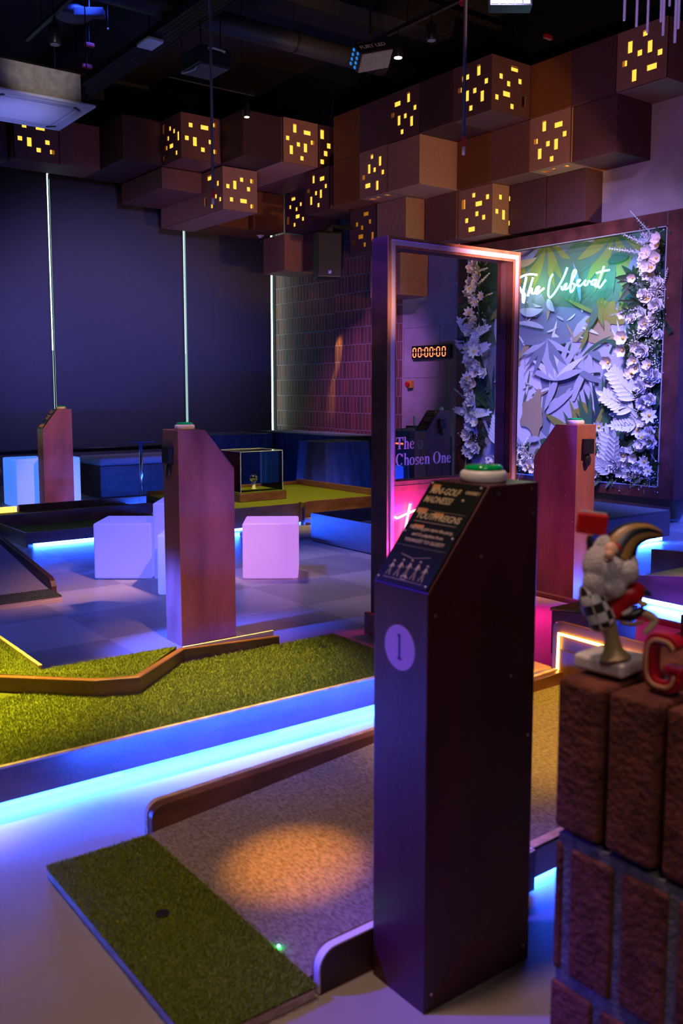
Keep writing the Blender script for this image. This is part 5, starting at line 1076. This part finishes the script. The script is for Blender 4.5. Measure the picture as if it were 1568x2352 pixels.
# projector
t = thing('projector', 'black ceiling projector with two pale handles hanging under the duct', 'projector', (4.35, 8.15, 4.5))
qc = onZ(460, 141, 4.46); bx0, by0 = qc.x, qc.y
MB().box(bx0, bx0+.34, by0, by0+.42, 4.46, 4.63).build('body', plain('projector_black', (0.02, 0.021, 0.024), 0.4), t, bevel=0.008)
MB().box(bx0+.02, bx0+.32, by0+.02, by0+.40, 4.452, 4.459).build('underside_plate', plain('projector_under', (0.10, 0.10, 0.13), 0.5), t)
MB().tube(smooth_path([(bx0+.09, by0-.003, 4.60), (bx0+.10, by0-.03, 4.60), (bx0+.24, by0-.03, 4.595), (bx0+.25, by0-.003, 4.595)]), .011, 8).build('handle', WHITE, t, smooth=True)
MB().tube(smooth_path([(bx0-.02, by0+.32, 4.452), (bx0-.03, by0+.32, 4.43), (bx0+.0, by0+.14, 4.42), (bx0+.02, by0+.12, 4.452)]), .008, 8).build('handle', WHITE, t, smooth=True)
m = MB()
for f in (.06, .28): m.cyl((bx0+f, by0+.1, 4.63), (bx0+f, by0+.12, 5.6), .006, n=8)
m.build('hanger_rods', BLACKM, t)
# wash light with lettering
t = thing('wash_light', 'tilted black LED wash light lettered FURY LED, beside the amber spotlight', 'stage light', (0, 0, 0))
MB().box(-.17, .17, -.09, .09, -.07, .07).build('body', plain('fixture_black', (0.02, 0.02, 0.025), 0.4), t, local=True, bevel=0.012, seg=3)
MB().box(-.165, .165, -.085, .085, -.085, -.072).build('underside', noisy('yellowish_plate', (0.22, 0.20, 0.10), (0.34, 0.31, 0.18), (60, 60, 60), 0.6), t, local=True, bevel=0.004)  # underside plate in a mottled yellowish tone
m = MB()
for i in range(2):
    for j in range(4): m.cyl((-.1745, -.062+.0415*j, -.03+.06*i), (-.170, -.062+.0415*j, -.03+.06*i), .014, n=14)
m.build('lens_array', emis('blue_lenses', (0.02, 0.25, 0.9), 0.7), t, local=True)
m = MB(); m.add(*text_mb('FURY LED', 0.062, frame_mat((0.0, -.0912, -.018), (1, 0, 0), (0, 0, 1)), .0005, .1, 'CENTER', .0008, 1.0)); m.build('lettering', plain('white_print', (.85, .85, .9), .5), t, local=True)
m = MB(); m.box(-.03, .03, -.03, .03, .10, .17); m.build('clamp', plain('pale_clamp', (.6, .55, .55), .4), t, local=True, bevel=.008)
m = MB(); m.tube([(-.12, 0, .05), (-.12, 0, .10), (.12, 0, .10), (.12, 0, .05)], .008, 8); m.build('yoke', BLACKM, t, local=True)
wl_c = onX(850, 128, 5.15); t.location = wl_c
ex_ = (RT*.80+UP*.36+FW*.46).normalized(); ez_ = UP*.80-RT*.25+FW*.50; ez_ = (ez_-ex_*ez_.dot(ex_)).normalized(); ey_ = ez_.cross(ex_)
t.rotation_euler = Matrix((ex_, ey_, ez_)).transposed().to_euler()
m = MB(); m.cyl((wl_c.x, wl_c.y, wl_c.z+.17), (wl_c.x, wl_c.y, 5.6), .010); pl_ = m.build('hanging_pole', BLACKM); pl_.parent = t; pl_.matrix_parent_inverse = (Matrix.Translation(wl_c) @ t.rotation_euler.to_matrix().to_4x4()).inverted()
# bright panel fixture at the top
pc = onZ(1171, 6, 4.45)
t = thing('strobe_panel', 'bright white multi-cell strobe panel at the top edge of the picture', 'stage light', pc)
MB().box(-.17, .17, -.05, .05, -.06, .12).build('housing', BLACKM, t, local=True, bevel=.004)
m = MB()
for i in range(5): m.box(-.158+.064*i, -.105+.064*i, -.056, -.051, -.045, .11)
m.build('light_cells', emis('strobe_cells', (0.62, 0.72, 1.0), 2.6), t, local=True)
m = MB(); m.ball((-.012, -.06, -.03), .007, 8, 6); m.ball((.012, -.06, -.03), .007, 8, 6); m.build('green_leds', emis('green_led', (0.02, 1.0, 0.1), 60), t, local=True)
t.rotation_euler = (-.25, 0, YAW-math.pi/2)
m = MB(); m.cyl((pc.x, pc.y, pc.z+.12), (pc.x, pc.y, 5.6), .010); pl_ = m.build('hanging_pole', BLACKM); pl_.parent = t; pl_.matrix_parent_inverse = (Matrix.Translation(pc) @ t.rotation_euler.to_matrix().to_4x4()).inverted()
# hanging cables with red tips
def hang(label, px, py, z, top):
    p = onZ(px, py, z); t = thing('hanging_cable', label, 'cable', (p.x, p.y, z), 'hanging cables with red and clear tips')
    MB().cyl((p.x, p.y, z+.075), (p.x, p.y, top), .0075, n=12).build('sleeve', plain('cable_black', (0.03, 0.028, 0.035), .5), t, smooth=True)
    m = MB()
    for k in range(5): m.ball((p.x, p.y, z+.035+.009*k), (.0095, .0095, .0055), 12, 6)
    m.build('red_grip', RED, t, smooth=True)
    MB().cyl((p.x, p.y, z), (p.x, p.y, z+.034), .0065, .0075, n=12).build('clear_tip', plain('clear_tip', (.85, .8, .9), .15), t, smooth=True)
hang('long black hanging cable with a red grip, right of the centre', 1064, 356, 2.3, 5.6)
hang('black hanging cable with a red tip in front of the left lantern cubes', 489, 470, 2.3, 5.6)
p = onZ(1064, 3, 3.9); tag(MB().cyl((p.x-.02, p.y, p.z-.02), (p.x+.02, p.y, p.z+.02), .02, n=12).build('red_clip', RED), 'small red clip where the tall hanging cable meets the top edge', 'clip')
# glass rods
t = thing('glass_rod_chandelier', 'cluster of thin clear glass rods hanging at the top right corner', 'chandelier', (2.9, 1.9, 3.1))
ROD = plain('rod_glass_glow', (0.75, 0.7, 0.9), 0.08, 0.0, 0.8); ROD.node_tree.nodes['Principled BSDF'].inputs['Emission Color'].default_value = (0.35, 0.2, 0.9, 1); ROD.node_tree.nodes['Principled BSDF'].inputs['Emission Strength'].default_value = 0.25  # faint violet emission stands in for light caught in the glass
for px, py, d in ((1433, 47, 3.2), (1461, 61, 3.3), (1486, 76, 3.4), (1517, 50, 3.3), (1522, 81, 3.2), (1537, 14, 3.5), (1549, 98, 3.1), (1557, 66, 3.3), (1552, 35, 3.6)):
    r_ = ray(px, py); q = EYE+r_*d; MB().cyl(q, (q.x, q.y, 3.25), .0042, n=10).build('glass_rod', ROD, t, smooth=True)
MB().box(2.2, 3.4, .7, 2.3, 3.25, 3.27).build('canopy', BLACK, t)
MB().cyl((2.8, 1.5, 3.27), (2.8, 1.5, 5.6), .01).build('hanger_rod', BLACKM, t)
# red clamps and other ceiling bits
for px, py, z, lab in ((1258, 85, 4.5, 'small red clamp hanging over the right cubes'), (205, 103, 4.7, 'dim red clamp left of the cable tray, upper one'), (200, 152, 4.6, 'dim red clamp left of the cable tray, lower one')):
    q = onZ(px, py, z); t = thing('red_clamp', lab, 'clamp', q, 'red rigging clamps'); MB().box(q.x-.05, q.x+.05, q.y-.02, q.y+.02, q.z-.02, q.z+.02).build('jaw', plain('dark_red', (.35, .01, .015), .4), t, bevel=.01); MB().cyl(q, (q.x, q.y, 5.6), .004, n=8).build('cord', BLACKM, t)
q = onZ(168, 42, 4.9); t = thing('ceiling_speaker', 'dark round ceiling speaker behind the upper left track', 'speaker', q); MB().lathe(q, [(.10, 0), (.17, .01), (.17, .05), (.08, .16)], 28).build('housing', plain('speaker_grey', (.07, .07, .10), .5), t, smooth=True); MB().cyl(q+Vector((0, 0, .15)), (q.x, q.y, 5.6), .008).build('drop_rod', BLACKM, t)
q = onZ(205, 30, 4.9); t = thing('floodlight', 'dark tilted floodlight beside the round ceiling speaker', 'floodlight', q); MB().box(-.14, .14, -.05, .05, -.04, .04).build('housing', plain('flood_grey', (.06, .05, .07), .5), t, local=True, bevel=.01); MB().cyl((0, 0, .04), (0, 0, .66), .008).build('drop_rod', BLACKM, t, local=True); t.rotation_euler = (0, 0.0, -.6)
q = onZ(248, 66, 4.8); t = thing('pendant_hook', 'thin wire with a small pale hook, right of the floodlight', 'hook', q); MB().cyl(q, (q.x, q.y, 5.6), .002, n=6).build('wire', SVC, t); MB().ball(q, .012, 10, 6).build('hook', plain('pale_clamp', (.6, .55, .55), .4), t, smooth=True)
# ================================================================ FOREGROUND BRICK PILLAR
BR = noisy('rough_red_brick', (0.085, 0.026, 0.020), (0.20, 0.062, 0.042), (22, 22, 22), 0.85, 0.9, 90, 8, 0.15, 0.3, 0.75)
MO = noisy('grey_mortar', (0.07, 0.065, 0.065), (0.15, 0.14, 0.14), (40, 40, 40), 0.95, 0.6, 120)
t = thing('brick_pillar', 'rough red brick pillar in the right foreground, carrying the figurine', 'brick pillar', (1.4, 0.6, 0))
m = MB(); PX0 = 1.170; rows = [(0.600, 0.862, 0.0, 2), (0.348, 0.578, 0.055, 1), (0.098, 0.328, 0.0, 1), (-0.0, 0.078, 0.05, 1)]
rb = random.Random(3)
for z0, z1, sh, nl in rows:
    for lx in range(4):
        xx0 = PX0+lx*0.108
        if nl == 1 and lx > 0: continue
        y = 0.962
        first = True
        while y > 0.22:
            wd = 0.088 if not (first and sh) else 0.020; first = False
            j = lambda s=.0018: rb.uniform(-s, s)
            m.box(xx0+j(), xx0+0.098+j(), y-wd+j(), y+j(), z0+j(), z1+j(.003)); y -= wd+0.0125
for z0, z1, sh, nl in rows[1:]:                 # the side seen past the corner
    for lx in range(1, 4): m.box(PX0+lx*.108, PX0+lx*.108+.098, 0.879, 0.962, max(0, z0), z1)
o = m.build('bricks', BR, t, bevel=0.009, seg=3)
me = o.data
m = MB(); m.box(PX0+.005, 1.60, .21, .955, 0.0, 0.592); m.box(PX0+.03, 1.59, .22, .945, 0.592, 0.845); m.build('mortar', MO, t)
# ================================================================ GNOME FIGURINE (standing on the pillar)
DG = 1.50
G0 = EYE+ray(1404, 1535)*DG; 
def gp(px, py, dd=0.0): return EYE+ray(px, py)*(DG+dd)
CREAM = noisy('cream_resin', (0.62, 0.54, 0.53), (0.72, 0.63, 0.61), (40, 40, 40), 0.5)
BEARD = noisy('white_fur', (0.66, 0.60, 0.60), (0.84, 0.78, 0.78), (160, 160, 160), 0.9, 1.0, 330, 5, 0.1)
SKIN = plain('painted_skin', (0.72, 0.38, 0.27), 0.4); REDC = plain('painted_red', (0.50, 0.006, 0.010), 0.4); GOLD = plain('painted_gold', (0.36, 0.20, 0.06), 0.4); DARK = plain('painted_dark', (0.012, 0.012, 0.02), 0.35)
ORI = frame_mat((0, 0, 0), RT, (0, 0, 1))        # x = viewer's right, y = up, z = towards viewer
ORI3 = Matrix((RT, fh, Vector((0, 0, 1)))).transposed()
t = thing('gnome_figurine', 'bearded gnome figurine in a striped hat holding up a red sign, on the brick pillar', 'figurine', (1.30, 0.93, 0.865))
base = MB(); bc_ = onZ(1404, 1518, 0.879); MR = Matrix.Translation((bc_.x, bc_.y, 0)) @ Matrix.Rotation(math.radians(6), 4, 'Z')
base.box(-.045, .045, -.047, .047, .866, .892, MR); base.build('base_slab', CREAM, t, bevel=.007, seg=4)
K = DG/2112                                      # metres per pixel at the figurine
def lump(name, mat, items, sub=True):
    m = MB()
    for px, py, rx, ry, dd, *rz in items:
        Mx = ORI3.to_4x4() @ Matrix.Rotation(-math.radians(rz[0]) if rz else 0, 4, 'Y')
        m.ball(gp(px, py, dd), (rx*K, rx*K*.85, ry*K), 24, 16, Mx.to_3x3())
    o = m.build(name, mat, t, True)
    if len(items) > 1:
        r_ = o.modifiers.new('r', 'REMESH'); r_.mode = 'VOXEL'; r_.voxel_size = .0016; s_ = o.modifiers.new('s', 'SMOOTH'); s_.iterations = 6; s_.factor = .7; r_.use_smooth_shade = True
    return o
def limb(name, mat, pts, rs, n=14):
    P = smooth_path([gp(*p) for p in pts], 5); rr_ = np.interp(np.linspace(0, 1, len(P)), np.linspace(0, 1, len(rs)), rs); return MB().tube(P, [float(a)*K for a in rr_], n).build(name, mat, t, True)
limb('support_leg', plain('painted_ochre', (0.34, 0.24, 0.10), 0.45), [(1412, 1512), (1408, 1490), (1404, 1465), (1398, 1440), (1392, 1415)], [38, 22, 17, 19, 24])
def checker_mat():
    m, nt, b = nodes('painted_checks'); L = nt.links; tc = nt.nodes.new('ShaderNodeTexCoord'); mpn = nt.nodes.new('ShaderNodeMapping')
    mpn.inputs['Rotation'].default_value = (0.3, 0.2, math.radians(28)); c = nt.nodes.new('ShaderNodeTexChecker'); c.inputs['Scale'].default_value = 62
    c.inputs['Color1'].default_value = (0.68, 0.64, 0.63, 1); c.inputs['Color2'].default_value = (0.02, 0.015, 0.02, 1)
    L.new(tc.outputs['Object'], mpn.inputs[0]); L.new(mpn.outputs[0], c.inputs[0]); L.new(c.outputs[0], b.inputs['Base Color']); b.inputs['Roughness'].default_value = .45; return m
limb('checked_trousers', checker_mat(), [(1356, 1345), (1360, 1375), (1372, 1405), (1386, 1432), (1394, 1445)], [26, 32, 34, 32, 14], 22)
lump('red_coat', REDC, [(1415, 1372, 36, 40, .006, 20), (1445, 1365, 34, 28, .004, 0), (1412, 1402, 22, 28, .0, -20)])
limb('raised_leg', DARK, [(1420, 1412), (1445, 1415), (1468, 1405), (1478, 1398)], [14, 13, 11, 9])
limb('leg_stocking', plain('painted_beige', (0.62, 0.45, 0.30), 0.5), [(1470, 1405), (1490, 1412), (1503, 1424), (1494, 1440), (1478, 1455)], [10, 10, 9, 8, 6])
limb('belt', plain('painted_gold', (0.36, 0.20, 0.06), 0.4), [(1425, 1430, -.01), (1450, 1434, -.012), (1478, 1428, -.01)], [4, 5, 4])
limb('coat_cuff', CREAM, [(1428, 1411, -.022), (1440, 1406, -.022), (1450, 1398, -.022)], [4, 6, 4])
limb('right_sleeve', REDC, [(1430, 1340), (1450, 1345), (1468, 1352), (1476, 1356)], [16, 14, 12, 10])
limb('glove', plain('painted_dark_green', (0.01, 0.06, 0.045), 0.35), [(1472, 1356), (1482, 1361), (1494, 1366)], [9, 9, 4])
lump('gold_coin', plain('painted_yellow', (0.75, 0.45, 0.08), 0.4), [(1477, 1387, 11, 8, -.01, -15)])
lump('beard', BEARD, [(1377, 1300, 40, 50, -.004, 0), (1370, 1338, 34, 42, -.006, 0), (1388, 1262, 28, 34, -.002, 0), (1411, 1348, 27, 27, -.018, 0), (1437, 1315, 30, 30, -.016, 0), (1404, 1308, 34, 38, -.014, 0), (1446, 1296, 20, 26, -.010, 0), (1390, 1365, 24, 20, -.004, 0), (1425, 1290, 24, 24, -.012, 0)])
lump('face', SKIN, [(1403, 1268, 21, 24, -.014, 0)])
lump('nose', SKIN, [(1399, 1275, 11, 11, -.034, 0)])
lump('ear', CREAM, [(1396, 1243, 8, 10, -.008, 0)])
# striped hat: tapering curved cone, stripes along its length
P = smooth_path([gp(1412, 1278, .0), gp(1428, 1250), gp(1450, 1230), gp(1480, 1222), (gp(1507, 1225)), gp(1522, 1229)], 6)
N_ = len(P); nn = 24; vs = []; fs = []; ms = []
for i, p in enumerate(P):
    d = (P[min(i+1, N_-1)]-P[max(i-1, 0)]).normalized(); sd_ = d.cross(FW).normalized(); f = i/(N_-1); r_ = (46*(1-f)**.9+3)*K
    vs += [p+(sd_*math.cos(a)+FW*math.sin(a)*.8)*r_ for a in [2*math.pi*k/nn for k in range(nn)]]
m = MB()
m.v = [tuple(v) for v in vs]
for i in range(N_-1):
    for k in range(nn): m.f.append((i*nn+k, i*nn+(k+1) % nn, (i+1)*nn+(k+1) % nn, (i+1)*nn+k)); m.m.append((k//2) % 2)
m.f.append(tuple(range(nn))[::-1]); m.m.append(1); m.f.append(tuple(range((N_-1)*nn, N_*nn))); m.m.append(0)
m.build('striped_hat', [GOLD, DARK], t, True)
limb('hat_brim', plain('painted_red', (0.50, 0.006, 0.010), 0.4), [(1404, 1236, -.008), (1418, 1252, -.02), (1430, 1275, -.02), (1445, 1296, -.008)], [4, 5, 5, 4])
lump('hat_bobble', plain('bell_silver', (0.6, 0.75, 0.7), 0.25, 0.5), [(1453, 1303, 7, 8, -.01, 0)])
limb('left_arm', REDC, [(1372, 1290, .01), (1362, 1272, .008), (1355, 1256, .004)], [13, 11, 9])
limb('raised_glove', DARK, [(1355, 1256), (1354, 1243), (1356, 1230)], [7, 8, 6])
sg = MB(); Mx = Matrix.Translation(gp(1359, 1203, .0)) @ ORI3.to_4x4() @ Matrix.Rotation(math.radians(7), 4, 'Y')
sg.box(-36*K, 36*K, -.006, .006, -25*K, 25*K, Mx); sg.build('red_sign', plain('sign_red', (0.60, 0.004, 0.008), 0.45), t, bevel=.005, seg=4)
sg = MB(); sg.box(-30*K, 30*K, -.003, .004, 25*K, 28*K, Mx); sg.build('sign_top_edge', CREAM, t)
# ================================================================ RED LETTER ON THE PILLAR
t = thing('red_letter_ornament', 'thick red block letter G with a tan inset standing on the pillar edge', 'letter ornament', (1.27, 0.80, 0.865))
def letter(scale, th, x, name, mat, off=0.0, inner=0.45):
    m = MB(); n = 44; P_o = []; P_i = []
    a0, a1 = math.radians(38), math.radians(338)
    for i in range(n+1):
        a = a0+(a1-a0)*i/n; ca, sa = math.cos(a), math.sin(a); sq = 3.0
        kk = (abs(ca)**sq+abs(sa)**sq)**(-1/sq); P_o.append((ca*kk*(.034+off), sa*kk*(.0465+off))); P_i.append((ca*kk*(.034*inner-off), sa*kk*(.0465*(inner+.12)-off)))
    cy, cz = 0.800, 0.865+0.0475
    pts = [(x, cy-p[0], cz+p[1]) for p in P_o]+[(x, cy-p[0], cz+p[1]) for p in P_i]; k = n+1
    vs = pts+[(p[0]+th, p[1], p[2]) for p in pts]; q = 2*k
    fs = []
    for i in range(n): fs += [(i, i+1, k+i+1, k+i), (q+i, q+k+i, q+k+i+1, q+i+1), (i, q+i, q+i+1, i+1), (k+i, k+i+1, q+k+i+1, q+k+i)]
    fs += [(0, k, q+k, q), (n, q+n, q+k+n, k+n)]
    m.add(vs, fs); m.box(x, x+th, cy-.034-off, cy-.004+off, cz-.016-off, cz-.002+off); return m.build(name, mat, t, bevel=.002)
letter(1, .022, 1.215, 'letter_body', plain('letter_red', (0.40, 0.004, 0.020), 0.4))
letter(1, .004, 1.2105, 'tan_inset', plain('letter_tan', (0.50, 0.26, 0.14), 0.5), -.007)
